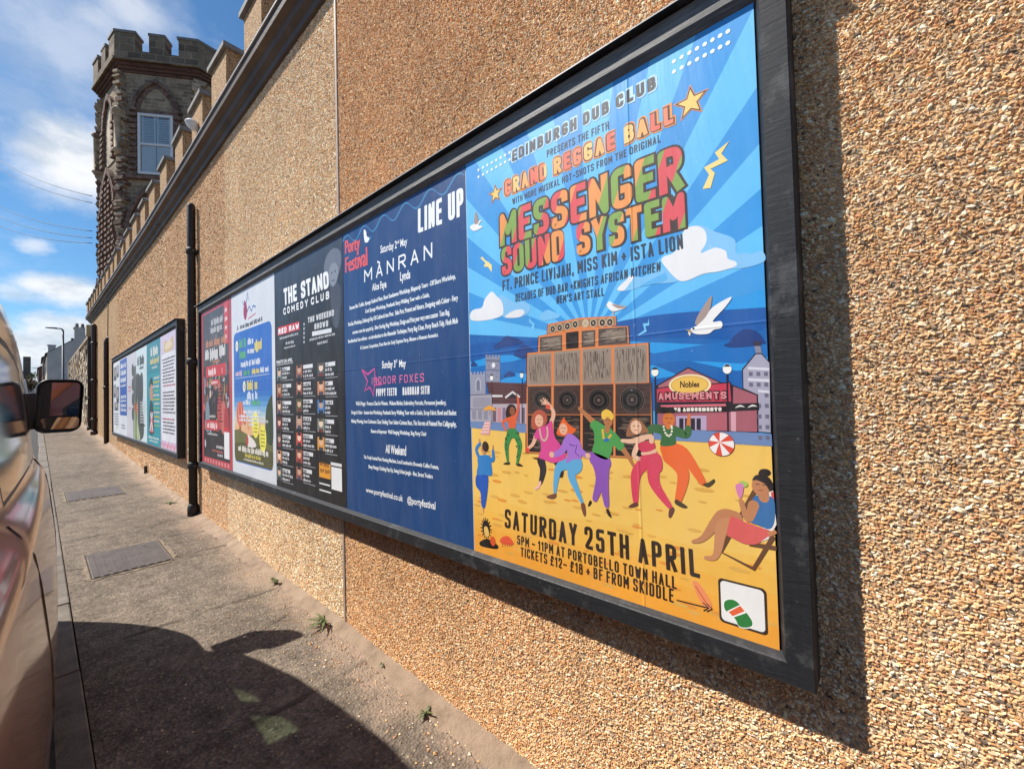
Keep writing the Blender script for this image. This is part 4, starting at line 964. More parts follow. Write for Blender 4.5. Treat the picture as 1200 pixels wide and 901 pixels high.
# --- print: everything on a poster is drawn in millimetres (u from its left edge, v from its bottom edge)
class Sheet:
    def __init__(s, k, name, label, yr=None):
        # yr = world y of the right (near) edge; posters are 1016 x 1524
        s.yr = k*PW_ if yr is None else yr; s.W = 1016.; s.name = name
        s.k = 0; far = max(0, s.yr); s.st = .00013*(1+.25*far); s.j = 1.0e-6*(1+.4*far)
        s.o = thing(name, (0, s.yr+PW_/2, 0), label, 'poster'); s.b = None
    def uv(s, x, y):
        d = CF + CR*((x-600)/FPX) - CU*((y-450.5)/FPX); t = (0-CAM[0])/d[0]; p = CAM+d*t
        return ((s.yr+PW_-p[1])*1000, p[2]*1000)
    def P(s, u, v, L): return (-.0005-s.st*L-s.j*s.k, s.yr+PW_-u/1000, v/1000)
    def step(s): s.k = (s.k+1) % 50
    def begin(s): s.b = MB(); return s
    def end(s, name): s.b.build(name, MATS['printed_paper'], s.o, fixn=False); s.b = None
    def poly(s, pts, col, L):
        s.step(); s.b.face([s.P(u, v, L) for u, v in s.ccw(pts)], 0, lin(col) if not isinstance(col, tuple) or max(col) > 1 else col)
    @staticmethod
    def ccw(p):
        a = sum(p[i][0]*p[(i+1) % len(p)][1]-p[(i+1) % len(p)][0]*p[i][1] for i in range(len(p)))
        return p if a > 0 else p[::-1]
    def rect(s, u0, v0, u1, v1, col, L): s.poly([(u0, v0), (u1, v0), (u1, v1), (u0, v1)], col, L)
    def ell(s, u, v, ru, rv, col, L, n=22): s.poly([(u+ru*math.cos(2*math.pi*i/n), v+rv*math.sin(2*math.pi*i/n)) for i in range(n)], col, L)
    def line(s, pts, w, col, L):
        ws = w if isinstance(w, (list, tuple)) else [w]*len(pts)
        l, r = [], []
        for i, p in enumerate(pts):
            a, c = pts[max(i-1, 0)], pts[min(i+1, len(pts)-1)]; dx, dy = c[0]-a[0], c[1]-a[1]; q = math.hypot(dx, dy) or 1
            l.append((p[0]-dy/q*ws[i]/2, p[1]+dx/q*ws[i]/2)); r.append((p[0]+dy/q*ws[i]/2, p[1]-dx/q*ws[i]/2))
        for i in range(len(pts)-1): s.poly([l[i], r[i], r[i+1], l[i+1]], col, L)
    def limb(s, pts, ws, col, L, n=6):
        c = smooth(pts, n, False); w = [ws[0]+(ws[-1]-ws[0])*i/(len(c)-1) for i in range(len(c))] if len(ws) == 2 else [np.interp(i/(len(c)-1)*(len(ws)-1), range(len(ws)), ws) for i in range(len(c))]
        s.line(c, list(w), col, L); s.ell(*c[0], w[0]/2, w[0]/2, col, L, 10); s.ell(*c[-1], w[-1]/2, w[-1]/2, col, L, 10)
    def blob(s, pts, col, L, n=5): s.poly(smooth(pts, n), col, L)
    def px(s, pts, ox=0, oy=0, k=1.0): return [s.uv(ox+x/k, oy+y/k) for x, y in pts]
    def text(s, txt, quad, col, L, bold=0.0, cut=None, hb=0.0):
        V, F = glyphs(txt, bold); BL, BR, TL, TR = quad
        x0, y0 = V.min(0); x1, y1 = V.max(0)
        A = (V-[x0, y0])/[x1-x0, y1-y0]; a, c = A[:, :1], A[:, 1:]
        Q = (1-a)*(1-c)*np.array(BL)+a*(1-c)*np.array(BR)+(1-a)*c*np.array(TL)+a*c*np.array(TR)
        if cut is None:
            cc = lin(col)
            for du in ([0] if not hb else ([-hb/2, hb/2] if hb < 2.5 else [-hb/2, 0, hb/2])):
                for f in F: s.step(); s.b.face([s.P(Q[i][0]+du, Q[i][1], L) for i in f], 0, cc)
        else:
            for f in F:
                tri = [tuple(Q[i]) for i in f]; m_ = np.mean(tri, 0)
                for du in ([0] if not hb else [-hb/2, 0, hb/2]):
                  tri = [(Q[i][0]+du, Q[i][1]) for i in f]
                  for poly, cc in cut(tri, m_): s.step(); s.b.face([s.P(u, v, L) for u, v in poly], 0, lin(cc))
    def tq(s, txt, BL, BR, TL, TR, col, L, bold=0.0, cut=None, hb=0.0): s.text(txt, [s.uv(*BL), s.uv(*BR), s.uv(*TL), s.uv(*TR)], col, L, bold, cut, hb)
    def tr(s, txt, u0, v0, u1, v1, col, L, bold=0.0): s.text(txt, [(u0, v0), (u1, v0), (u0, v1), (u1, v1)], col, L, bold)
    def words(s, u0, v0, u1, v1, col, L, seed=0):
        # a line of print too small to read
        r = random.Random(seed); u = u0; h = v1-v0
        while u < u1-h*.4:
            w = min(u1-u, h*r.uniform(.8, 3.2)); e = u
            while e < u+w-h*.18:
                lw = h*r.uniform(.22, .42); s.rect(e, v0+(h*.0 if r.random() < .8 else -h*.2), e+lw*.72, v1-(0 if r.random() < .4 else h*.25), col, L); e += lw
            u += w+h*.42
def smooth(p, n=5, closed=True):
    out = []; N = len(p)
    for i in range(N if closed else N-1):
        g = lambda k: p[k % N] if closed else p[min(max(k, 0), N-1)]
        a, b_, c, d = g(i-1), g(i), g(i+1), g(i+2)
        for k in range(n):
            t = k/n; out.append(tuple(.5*(2*b_[q]+(c[q]-a[q])*t+(2*a[q]-5*b_[q]+4*c[q]-d[q])*t*t+(3*b_[q]-a[q]-3*c[q]+d[q])*t**3) for q in (0, 1)))
    if not closed: out.append(p[-1])
    return out
_G = {}
def glyphs(txt, bold):
    if (txt, bold) in _G: return _G[(txt, bold)]
    cu = bpy.data.curves.new('t', 'FONT'); cu.body = txt; cu.size = 1.0; cu.offset = bold; cu.resolution_u = 3; cu.fill_mode = 'FRONT'
    ob = bpy.data.objects.new('t', cu); COL.objects.link(ob); dg = bpy.context.evaluated_depsgraph_get()
    me = bpy.data.meshes.new_from_object(ob.evaluated_get(dg))
    V = np.array([v.co[:2] for v in me.vertices]); F = [tuple(p.vertices) for p in me.polygons]
    out = []
    for f in F:
        a = sum(V[f[i]][0]*V[f[(i+1) % len(f)]][1]-V[f[(i+1) % len(f)]][0]*V[f[i]][1] for i in range(len(f)))
        out.append(f if a > 0 else f[::-1])
    bpy.data.objects.remove(ob); bpy.data.curves.remove(cu); bpy.data.meshes.remove(me)
    _G[(txt, bold)] = (V, out); return V, out
def clip(poly, a, b_, c):     # keep a*u+b*v >= c
    out = []
    for i in range(len(poly)):
        p, q = poly[i], poly[(i+1) % len(poly)]; dp, dq = a*p[0]+b_*p[1]-c, a*q[0]+b_*q[1]-c
        if dp >= 0: out.append(p)
        if (dp >= 0) != (dq >= 0): t = dp/(dp-dq); out.append((p[0]+(q[0]-p[0])*t, p[1]+(q[1]-p[1])*t))
    return out
def cliprect(p, u0, v0, u1, v1):
    for a in ((1, 0, u0), (-1, 0, -u1), (0, 1, v0), (0, -1, -v1)):
        if len(p) < 3: return []
        p = clip(p, *a)
    return p if len(p) > 2 else []
def star(c, r, inner=.42, rot=90, n=5): return [(c[0]+(r if i % 2 == 0 else r*inner)*math.cos(R(rot+i*180/n)), c[1]+(r if i % 2 == 0 else r*inner)*math.sin(R(rot+i*180/n))) for i in range(2*n)]

# condensed poster lettering drawn as strokes: name -> (width, [(polyline, corner radius)])
def _g():
    r, o = .42, 0
    O = [(0, .5), (0, 1), (1, 1), (1, 0), (0, 0), (0, .5)]
    return {
    'A': (1, [([(0, 0), (.5, 1), (1, 0)], o), ([(.2, .3), (.8, .3)], o)]), 'B': (1, [([(0, 0), (0, 1), (.92, 1), (.92, .54), (0, .54)], 1), ([(0, .54), (1, .54), (1, 0), (0, 0)], 1)]),
    'C': (1, [([(1, .80), (1, 1), (0, 1), (0, 0), (1, 0), (1, .20)], r)]), 'D': (1, [([(0, .5), (0, 0), (1, 0), (1, 1), (0, 1), (0, .5)], 1)]),
    'E': (.82, [([(1, 1), (0, 1), (0, 0), (1, 0)], o), ([(0, .52), (.85, .52)], o)]), 'F': (.8, [([(1, 1), (0, 1), (0, 0)], o), ([(0, .5), (.85, .5)], o)]),
    'G': (1, [([(1, .86), (1, 1), (0, 1), (0, 0), (1, 0), (1, .44), (.70, .44)], .36)]), 'H': (1, [([(0, 0), (0, 1)], o), ([(1, 0), (1, 1)], o), ([(0, .5), (1, .5)], o)]),
    'I': (0, [([(0, 0), (0, 1)], o)]), 'J': (.8, [([(1, 1), (1, 0), (0, 0), (0, .28)], r)]), 'K': (1, [([(0, 0), (0, 1)], o), ([(1, 1), (.05, .48)], o), ([(.3, .6), (1, 0)], o)]),
    'L': (.8, [([(0, 1), (0, 0), (1, 0)], o)]), 'M': (1.35, [([(0, 0), (0, 1), (.5, .35), (1, 1), (1, 0)], o)]), 'N': (1.02, [([(0, 0), (0, 1), (1, 0), (1, 1)], o)]),
    'O': (1, [(O, r)]), 'P': (.95, [([(0, 0), (0, 1), (1, 1), (1, .46), (0, .46)], 1)]), 'R': (1, [([(0, 0), (0, 1), (1, 1), (1, .5), (0, .5)], 1), ([(.45, .5), (1, 0)], o)]),
    'S': (1, [([(1, .84), (1, 1), (0, 1), (0, .55), (1, .45), (1, 0), (0, 0), (0, .16)], .36)]), 'T': (.95, [([(0, 1), (1, 1)], o), ([(.5, 1), (.5, 0)], o)]),
    'U': (1, [([(0, 1), (0, 0), (1, 0), (1, 1)], r)]), 'V': (1, [([(0, 1), (.5, 0), (1, 1)], o)]), 'W': (1.45, [([(0, 1), (.25, 0), (.5, .8), (.75, 0), (1, 1)], o)]),
    'X': (1, [([(0, 0), (1, 1)], o), ([(0, 1), (1, 0)], o)]), 'Y': (1, [([(0, 1), (.5, .45), (1, 1)], o), ([(.5, .45), (.5, 0)], o)]),
    '0': (1, [(O, r)]), '1': (.42, [([(0, .8), (1, 1), (1, 0)], o)]), '2': (1, [([(0, .74), (0, 1), (1, 1), (1, .56), (0, 0), (1, 0)], .3)]), '5': (1, [([(.95, 1), (.08, 1), (.04, .56), (1, .62), (1, 0), (0, 0), (0, .22)], .28)]),
    '8': (1, [([(.5, .54), (.06, .54), (.06, 1), (.94, 1), (.94, .54), (.5, .54)], .3), ([(.5, .54), (0, .54), (0, 0), (1, 0), (1, .54), (.5, .54)], .3)]),
    '\u00a3': (1, [([(1, .78), (1, 1), (.28, 1), (.28, 0)], .3), ([(0, 0), (1, 0)], o), ([(0, .5), (.75, .5)], o)]),
    '+': (.8, [([(0, .45), (1, .45)], o), ([(.5, .22), (.5, .68)], o)]), '-': (.8, [([(0, .45), (1, .45)], o)]), '\u2013': (.95, [([(0, .45), (1, .45)], o)]), '.': (0, [([(0, 0), (0, .05)], o)]), ',': (.05, [([(1, .04), (0, -.14)], o)]),
    "'": (0, [([(0, 1), (0, .78)], o)]), ':': (0, [([(0, .1), (0, .16)], o), ([(0, .6), (0, .66)], o)]), '\u00c0': (1, [([(0, 0), (.5, 1), (1, 0)], o), ([(.2, .3), (.8, .3)], o), ([(.22, 1.32), (.55, 1.16)], o)])}
FONT = _g()
def rounded(p, r, sx, sy):
    # round the corners of a polyline; radius in units of the letter width, p already in mm
    if not r: return p
    only = None
    if r == 1: only = 'bowl'; r = .42
    if r == 2: r = .5
    rad = r*sx; out = [p[0]]
    for i in range(1, len(p)-1):
        a, b_, c = (np.array(x) for x in (p[i-1], p[i], p[i+1])); la, lc = np.linalg.norm(a-b_), np.linalg.norm(c-b_)
        if only and abs(b_[0]-min(x[0] for x in p)) < 1e-6: out.append(p[i]); continue
        d = min(rad, la*.499, lc*.499); u, w = b_+(a-b_)/max(la, 1e-9)*d, b_+(c-b_)/max(lc, 1e-9)*d
        for k in range(7): t_ = k/6; out.append(tuple((1-t_)**2*u+2*t_*(1-t_)*b_+t_*t_*w))
    return out+[p[-1]]
def stroke_text(S, txt, quad, sw, col, L, gap=.42, cut=None, xs=1.0, seed=None):
    # quad = uv of BL, BR, TL, TR; sw = stroke width in mm
    BL, BR, TL, TR = (np.array(p, float) for p in quad)
    Wd = (np.linalg.norm(BR-BL)+np.linalg.norm(TR-TL))/2; Hd = (np.linalg.norm(TL-BL)+np.linalg.norm(TR-BR))/2
    n = len(txt); ws = [FONT[c][0] if c != ' ' else None for c in txt]
    # width of one unit u so that everything fits: sum(w)*u + strokes + gaps
    solid = sum(w for w in ws if w is not None); nl = sum(w is not None for w in ws); ns = n-nl
    SP = 1.25; u = (Wd-(nl+.5*ns)*sw)/(solid+gap*(n-1-2*ns)+SP*ns); x = 0
    def mp(px, py):
        a, c = px/Wd, py/Hd; q_ = (1-a)*(1-c)*BL+a*(1-c)*BR+(1-a)*c*TL+a*c*TR; return (float(q_[0]), float(q_[1]))
    def put(poly, mm):
        if cut is None: S.poly(poly, col, L)
        else:
            for pl, cc in cut(poly, mm): S.poly(pl, cc, L)
    for i, c in enumerate(txt):
        if c == ' ': x += SP*u+.5*sw; continue
        w, strokes = FONT[c]
        for pl, r in strokes:
            p = [(x+sw/2+px*w*u, sw/2+py*(Hd-sw)) for px, py in pl]; p = rounded(p, r, max(w, .5)*u+sw*.4, Hd); p = [mp(*t_) for t_ in p]
            p = [np.array(t_) for k, t_ in enumerate(p) if k == 0 or np.hypot(t_[0]-p[k-1][0], t_[1]-p[k-1][1]) > 1e-4]
            closed = np.linalg.norm(p[0]-p[-1]) < 1e-3; N = len(p)-1
            dirs = [(p[k+1]-p[k])/np.linalg.norm(p[k+1]-p[k]) for k in range(N)]; nrm_ = lambda d: np.array((-d[1], d[0]))
            for k in range(N):
                ends = []
                for kk, other in ((k, k-1 if k else (N-1 if closed else None)), (k+1, k+1 if k < N-1 else (0 if closed else None))):
                    base = p[kk]
                    if other is None: ends.append((base+dirs[k]*sw/2*(1 if kk > k else -1), nrm_(dirs[k])*sw/2)); continue
                    m_ = nrm_(dirs[k])+nrm_(dirs[other]); c_ = 1+float(dirs[k] @ dirs[other])
                    if c_ > 1.55: ends.append((base, m_/c_*sw/2))
                    else: ends.append((base, nrm_(dirs[k])*sw/2))
                (a, na), (b_, nb) = ends
                put([tuple(a-na), tuple(b_-nb), tuple(b_+nb), tuple(a+na)], (a+b_)/2)
            for k in range(1, N):
                if 1+float(dirs[k-1] @ dirs[k]) <= 1.55: put([(p[k][0]+sw/2*math.cos(t_*math.pi/5), p[k][1]+sw/2*math.sin(t_*math.pi/5)) for t_ in range(10)], p[k])
        x += w*u+sw+(gap*u if i+1 < n and txt[i+1] != ' ' else 0)
def sq(S, txt, BL, BR, TL, TR, sw, col, L, gap=.42): stroke_text(S, txt, [S.uv(*BL), S.uv(*BR), S.uv(*TL), S.uv(*TR)], sw, col, L, gap)

# ======================== the big reggae ball poster
S = Sheet(0, 'poster', 'big bright blue and yellow concert poster with dancers on a beach, nearest the camera')
S.begin(); S.rect(1, -4, 1016, 1524, '3fa5e0', 0)
c0 = S.uv(690, 398); HV = 545
for i in range(44):
    a0, a1 = 2*math.pi*i/44, 2*math.pi*(i+1)/44; far = 1900
    col = ('66c0f2', '3d9ade')[i % 2]
    if math.sin((a0+a1)/2) < .18: col = ('2b9be2', '1d66ae')[i % 2]
    p = cliprect([c0, (c0[0]+far*math.cos(a0), c0[1]+far*math.sin(a0)), (c0[0]+far*math.cos(a1), c0[1]+far*math.sin(a1))], 1, HV, 1016, 1524)
    if p: S.poly(p, col, 1)
for (v0, v1, c) in ((HV, HV+90, '1b62ad'), (HV+120, HV+165, '1f6fba'), (HV+190, HV+255, '1a5aa4')):
    pts = [(1, v0)]+[(u, v0+14*math.sin(u*.011+v0)) for u in range(40, 1000, 40)]+[(1016, v0+10), (1016, v1-8)]+[(u, v1+12*math.sin(u*.008+v1)) for u in range(980, 20, -40)]+[(1, v1)]
    S.poly(pts, c, 2)
S.poly([(1, -4), (1016, -4), (1016, S.uv(906, 520)[1])]+S.px([(900, 519), (850, 517), (800, 515), (760, 512), (700, 509), (640, 506), (600, 503), (553, 498)])+[(1, S.uv(553, 498)[1])], 'f0c362', 2.6)
for i, c in enumerate(('efbd58', 'efb850', 'f0b148', 'f0ab40', 'f1a438')):
    S.poly([(1, -4), (1016, -4), (1016, 200-38*i)]+[(u, 205-38*i+9*math.sin(u*.013+i*2)) for u in range(960, 0, -50)]+[(1, 205-38*i)], c, 3+i*.4)
rr = random.Random(3)
for i in range(130):
    u, v = rr.uniform(10, 1000), rr.uniform(20, 400); w = rr.uniform(10, 26); S.ell(u, v, w, w*.22, rr.choice(('dba64b', 'e0ad52', 'e3933a')), 5.2, 8)
S.end('printed_sheet')
# clouds, lightning, stars, dots
S.begin()
def cut_(nm): S.end(nm); S.begin()
G = lambda *p: S.px(p, 720, 250, 5.632); H = lambda *p: S.px(p, 550, 300, 5.714)
S.blob(G((480, 120), (540, 80), (600, 88), (660, 120), (790, 170), (805, 262), (860, 262), (900, 270), (975, 250), (985, 322), (800, 368), (640, 340), (520, 250)), '86c3ee', 4)
S.blob(G((312, 315), (330, 285), (380, 268), (430, 220), (440, 170), (470, 105), (540, 85), (598, 115), (608, 190), (570, 262), (630, 240), (670, 228), (735, 250), (750, 300), (800, 320), (800, 350), (690, 385), (590, 400), (480, 445), (420, 440), (350, 370)), 'e9e9ea', 5)
cut_('cloud')
S.blob(G((25, 505), (40, 470), (80, 430), (130, 415), (200, 420), (320, 365), (420, 420), (400, 455), (230, 470), (100, 510)), '7fc2ee', 4)
S.blob(G((20, 505), (40, 475), (80, 440), (100, 415), (130, 420), (90, 480), (60, 512)), 'e9e9ea', 5)
S.blob(G((170, 480), (320, 400), (340, 400), (345, 440), (250, 470)), '5fb2e8', 5)
cut_('cloud')
S.blob(H((200, 270), (235, 270), (300, 310), (370, 308), (412, 345), (380, 395), (300, 415), (220, 400)), '86c3ee', 4)
S.blob(H((8, 390), (30, 360), (85, 345), (105, 290), (150, 240), (185, 270), (215, 300), (228, 345), (218, 400), (120, 430), (20, 432)), 'e9e9ea', 5)
S.blob(H((240, 410), (290, 370), (350, 358), (370, 380), (330, 412)), 'e9e9ea', 5.5)
cut_('cloud')
S.blob(H((475, 400), (520, 362), (560, 372), (602, 392), (595, 415), (500, 433)), '7fc2ee', 4); cut_('cloud')
for q in (H((165, 610), (210, 570), (250, 535), (310, 550), (340, 560), (362, 585), (300, 600)), G((722, 872), (760, 850), (790, 810), (860, 765), (940, 780), (985, 830), (980, 862), (800, 885)), S.px([(604, 415), (612, 405), (622, 407), (628, 416), (612, 420)])): S.blob(q, '23407e', 5); cut_('storm_cloud')
F_ = lambda *p: S.px(p, 545, 400, 6.437)
for q in (F_((215, 45), (300, -5), (420, 0), (430, 20), (330, 30), (250, 55)), F_((370, 110), (400, 55), (440, 60), (455, 80), (450, 105)), F_((295, 265), (330, 225), (370, 240), (380, 258), (330, 268)), F_((45, 190), (60, 150), (85, 165), (95, 185))): S.blob(q, '2a4684', 5); cut_('storm_cloud')
Z7 = lambda *p: S.px(p, 540, 0, 2.37)
S.poly(Z7((746, 393), (706, 425), (718, 443), (676, 466), (690, 486), (672, 526), (694, 523), (706, 482), (694, 470), (742, 447), (724, 428)), 'f3dc8c', 6); cut_('lightning_bolt')
S.poly(H((88, 4), (75, 15), (110, 48), (96, 72), (128, 74), (152, 110), (152, 62), (128, 40), (108, 30)), 'f3dc8c', 6); cut_('lightning_bolt')
S.poly(H((405, 415), (400, 440), (425, 462), (415, 480), (440, 502), (436, 470), (440, 455), (415, 435)), '79c7f2', 6); cut_('lightning_bolt')
S.poly(G((228, 692), (222, 725), (188, 728), (200, 770), (160, 800), (162, 808), (215, 780), (205, 745), (232, 740)), '79c7f2', 6); cut_('lightning_bolt')
for c, r in ((S.uv(809.6, 120.5), 37), (S.uv(580.8, 227.5), 30)):
    S.poly(star(c, r*1.30), 'f0914f', 5); S.poly(star(c, r*1.16), '49302c', 5.3); S.poly(star(c, r*.94), 'f0cf73', 5.6); cut_('star')
for i in range(8):
    for j in range(2):
        S.ell(*S.uv(790+9.0*i, 72.5-5.0*i+12*j*(1+.02*i)), 5.6, 5.6, 'eaf6fc', 6, 12)
cut_('dot_pattern')
for i in range(8):
    for j in range(2): S.ell(*S.uv(561+5.2*i, 199.5-2.9*i+8.2*j), 5.4, 5.4, 'eaf6fc', 6, 12)
S.end('dot_pattern')
# writing
S.begin()
eq = [S.uv(*p) for p in ((600.3, 190.6), (769, 104.3), (600.3, 177), (768.3, 89))]
def halo(q, d): return [(q[0][0]-d, q[0][1]-d), (q[1][0]+d, q[1][1]-d), (q[2][0]-d, q[2][1]+d), (q[3][0]+d, q[3][1]+d)]
stroke_text(S, 'EDINBURGH DUB CLUB', halo(eq, 5), 21, 'b9def4', 5.5, .62); stroke_text(S, 'EDINBURGH DUB CLUB', eq, 10.5, '4c4a4e', 6.5, .62)
sq(S, 'PRESENTS THE FIFTH', (641, 184.6), (713.6, 151.3), (641, 176.6), (713.3, 142), 3.4, '4c4a4e', 6, .55)
gu = [S.uv(*p) for p in ((592.3, 230.3), (789.4, 144), (591.6, 212.5), (788.5, 123.5))]
pal = ['f08a66', 'f4c97c', 'f4b46a', 'f2705c']
def letters(tri, mm): return [(tri, pal[int((mm[0]-gu[0][0])/((gu[1][0]-gu[0][0])/17.0)*1.0+4) % 4])]
stroke_text(S, 'GRAND REGGAE BALL', halo(gu, 7), 26, 'f09a50', 5.1, .16); stroke_text(S, 'GRAND REGGAE BALL', halo(gu, 3.5), 19, '5a3a34', 5.6, .34); stroke_text(S, 'GRAND REGGAE BALL', gu, 12, '', 6.2, .55, letters)
sq(S, 'WITH MORE MUSIKAL HOT-SHOTS FROM THE ORIGINAL', (600.8, 240), (774.3, 166.6), (600.4, 233), (774, 157.5), 3.0, '4c4a4e', 6, .55)
def bands(period, ph, sl=.42):
    P3 = ['e2555c', 'ee9a54', '86a850']
    def f(tri, mm):
        out = []
        us = [p[0]-sl*p[1] for p in tri]; k0, k1 = int(math.floor((min(us)+ph)/period)), int(math.floor((max(us)+ph)/period))
        for k in range(k0, k1+1):
            p = clip(list(tri), 1, -sl, k*period-ph); p = clip(p, -1, sl, -((k+1)*period-ph)) if len(p) > 2 else p
            if len(p) > 2: out.append((p, P3[(k*7+k//3) % 3]))
        return out
    return f
for txt, q, per, ph in (('MESSENGER', [(586.4, 289.5), (801.6, 221), (585.8, 252), (798.5, 168.5)], 57, 20), ('SOUND SYSTEM', [(588.7, 323.5), (803.7, 266.5), (587.5, 291), (801.8, 224.5)], 66, 5)):
    q = [S.uv(*p) for p in q]; sw_ = 23 if txt[0] == 'M' else 19.5
    stroke_text(S, txt, halo(q, 6), sw_+13, '44342f', 6.0, -.02); stroke_text(S, txt, q, sw_, '', 6.8, .24, bands(per, ph))
sq(S, 'FT. PRINCE LIVIJAH, MISS KIM + ISTA LION', (589, 341), (801, 292), (589, 329), (799.8, 274), 5.6, '3d4450', 6.5, .55)
sq(S, 'DECADES OF DUB BAR +KNIGHTS AFRICAN KITCHEN', (604.3, 354), (774, 318), (604.3, 344.6), (774, 306.8), 3.6, '3d4450', 6.5, .55)
sq(S, "NEM'S ART STALL", (652.4, 356), (708, 346.6), (652.4, 347), (707.8, 337), 3.6, '3d4450', 6.5, .55)
sq(S, 'SATURDAY 25TH APRIL', (591.7, 617.5), (820.5, 677), (592, 595.7), (818.5, 644.5), 10.5, '33251c', 9, .62)
sq(S, '5PM \u2013 11PM AT PORTOBELLO TOWN HALL', (606.3, 637), (793, 690), (606.3, 626.4), (792.6, 675.3), 5.0, '33251c', 9, .6)
sq(S, 'TICKETS \u00a312\u2013 \u00a318 + BF FROM SKIDDLE', (610.4, 651), (789.6, 706), (610.4, 640.6), (789.4, 689.5), 5.0, '33251c', 9, .6)
S.line(S.px([(793, 702.5), (831, 712)]), 3.2, '33251c', 9)
for q in ([(824, 705.5), (831, 712), (824.5, 715)], [(828, 706.5), (835, 713), (828.5, 716)]): S.line(S.px(q), 3.2, '33251c', 9)
S.end('lettering')
# sound system
S.begin(); D = lambda *p: S.px(p, 600, 360, 5.006); OR, DK, BRN, GR = 'e0854c', '2e2725', '5b3f33', '9c8b7c'
def tier(o, L=6): S.poly(D(*o), '3b2a24', L); c = np.mean(o, 0); S.poly(D(*[tuple(c+(np.array(p)-c)*.985) for p in o]), OR, L+.4)
tier([(82, 465), (822, 443), (832, 892), (80, 856)]); tier([(85, 466), (86, 268), (400, 238), (807, 206), (812, 446), (405, 460)]); tier([(150, 266), (154, 170), (400, 118), (687, 110), (692, 214), (402, 244)]); tier([(205, 156), (208, 100), (398, 62), (612, 52), (617, 108), (398, 120)])
S.poly(D((216, 148), (218, 108), (400, 74), (604, 62), (608, 102), (400, 112)), '9c7a5c', 7)
for (x, y) in ((240, 129), (281, 121), (326, 112), (372, 101), (432, 95), (478, 93), (531, 91), (575, 89)):
    u, v = S.uv(600+x/5.006, 360+y/5.006); S.ell(u, v, 12, 13, 'c9b295', 7.3); S.ell(u, v, 9, 10, DK, 7.6); S.ell(u, v, 3.5, 4, 'b49c80', 8)
rr = random.Random(5)
def hatch(q, col, dark, n, L, vert=False):
    q = D(*q); S.poly(q, col, L); us = [p[0] for p in q]; vs = [p[1] for p in q]; u0, u1, v0, v1 = min(us)+6, max(us)-6, min(vs)+9, max(vs)-9
    for i in range(n):
        a, b_ = rr.uniform(u0, u1), rr.uniform(v0, v1)
        if vert: S.rect(a, b_, a+1.6, min(v1, b_+rr.uniform(10, 50)), dark, L+.3)
        else: S.rect(a, b_, min(u1, a+rr.uniform(12, 60)), b_+1.8, dark, L+.3)
for q in (((165, 178), (295, 163), (296, 255), (165, 262)), ((508, 128), (676, 116), (680, 212), (508, 228))): hatch(q, '574a43', '988675', 60, 7)
hatch(((318, 150), (392, 140), (392, 240), (318, 246)), '2a211f', '463833', 12, 7); hatch(((410, 140), (490, 133), (490, 230), (410, 237)), '5b4c44', 'a08c7a', 40, 7)
for q in (((96, 280), (232, 266), (232, 454), (96, 456)), ((248, 264), (402, 250), (402, 451), (248, 454)), ((415, 248), (583, 236), (585, 447), (415, 451)), ((600, 234), (792, 220), (796, 440), (602, 446))):
    hatch(q, GR, '5d4e45', 60, 7, True)
    qq = D(*q); cu_, cv_ = np.mean(qq, 0)
    for i in range(30): S.rect(min(p[0] for p in qq)+6, min(p[1] for p in qq)+10+i*6.2, max(p[0] for p in qq)-6, min(p[1] for p in qq)+10.8+i*6.2, '7d6b5c', 7.5) if max(p[1] for p in qq)-12 > min(p[1] for p in qq)+10+i*6.2 else None
for (x0, x1) in ((94, 232), (246, 402), (416, 596), (608, 816)):
    yt0, yt1 = 468-.03*x0, 468-.03*x1; ym = 628; yb0, yb1 = 846+.045*(x0-82), 846+.045*(x1-82)
    hatch(((x0, yt0), (x1, yt1), (x1, ym), (x0, ym)), '4e3832', '35241f', 30, 7); hatch(((x0, ym+4), (x1, ym+4), (x1, yb1), (x0, yb0)), '2b2321', '7a6355', 60, 7)
for (x, y, r) in ((176, 540, 52), (325, 544, 58), (510, 545, 68), (706, 542, 74)):
    u, v = S.uv(600+x/5.006, 360+y/5.006); k = r*.62*1.0
    q = S.uv(600+(x+r)/5.006, 360+y/5.006)[0]-u; w_ = abs(S.uv(600+x/5.006, 360+(y+r)/5.006)[1]-v)
    for f, c, L in ((1.0, '6d5c52', 8), (.95, '1f1a1a', 8.2), (.84, '4e433e', 8.4), (.78, '1d1918', 8.6), (.45, '5a4d46', 8.8), (.36, '2b2423', 9), (.15, '6d5c52', 9.2)): S.ell(u, v, q*f, w_*f, c, L)
S.end('sound_system')
# old town on the left, arcade and tower block on the right, sea wall, lamps
S.begin(); E = lambda *p: S.px(p, 755, 370, 5.63); LN = '2b2530'
S.poly(F_((42, 600), (250, 612), (468, 625), (468, 690), (250, 672), (42, 650)), '6f89b5', 6); S.poly(E((60, 745), (600, 762), (840, 780), (845, 860), (600, 845), (60, 815)), '6f89b5', 6)
S.poly(F_((160, 305), (468, 318), (468, 472), (200, 472)), '5f3a3c', 6)
for i in range(6): S.line(F_((165, 328+i*24), (466, 335+i*24)), 1.6, '3c2629', 6.3)
S.poly(F_((200, 472), (468, 470), (468, 622), (205, 608)), 'b9aab4', 6)
for i in range(7): S.poly(F_((212+i*36, 500), (236+i*36, 500), (236+i*36, 606+i*2), (212+i*36, 604+i*2)), ('6f5a68', 'd08a90', '84718a')[i % 3], 6.4)
S.line(F_((205, 412), (285, 410)), 9, 'dcd6d6', 6.6); S.line(F_((305, 425), (360, 382), (415, 420)), 8, 'dcd6d6', 6.8); S.poly(F_((325, 425), (360, 395), (395, 425)), LN, 6.7)
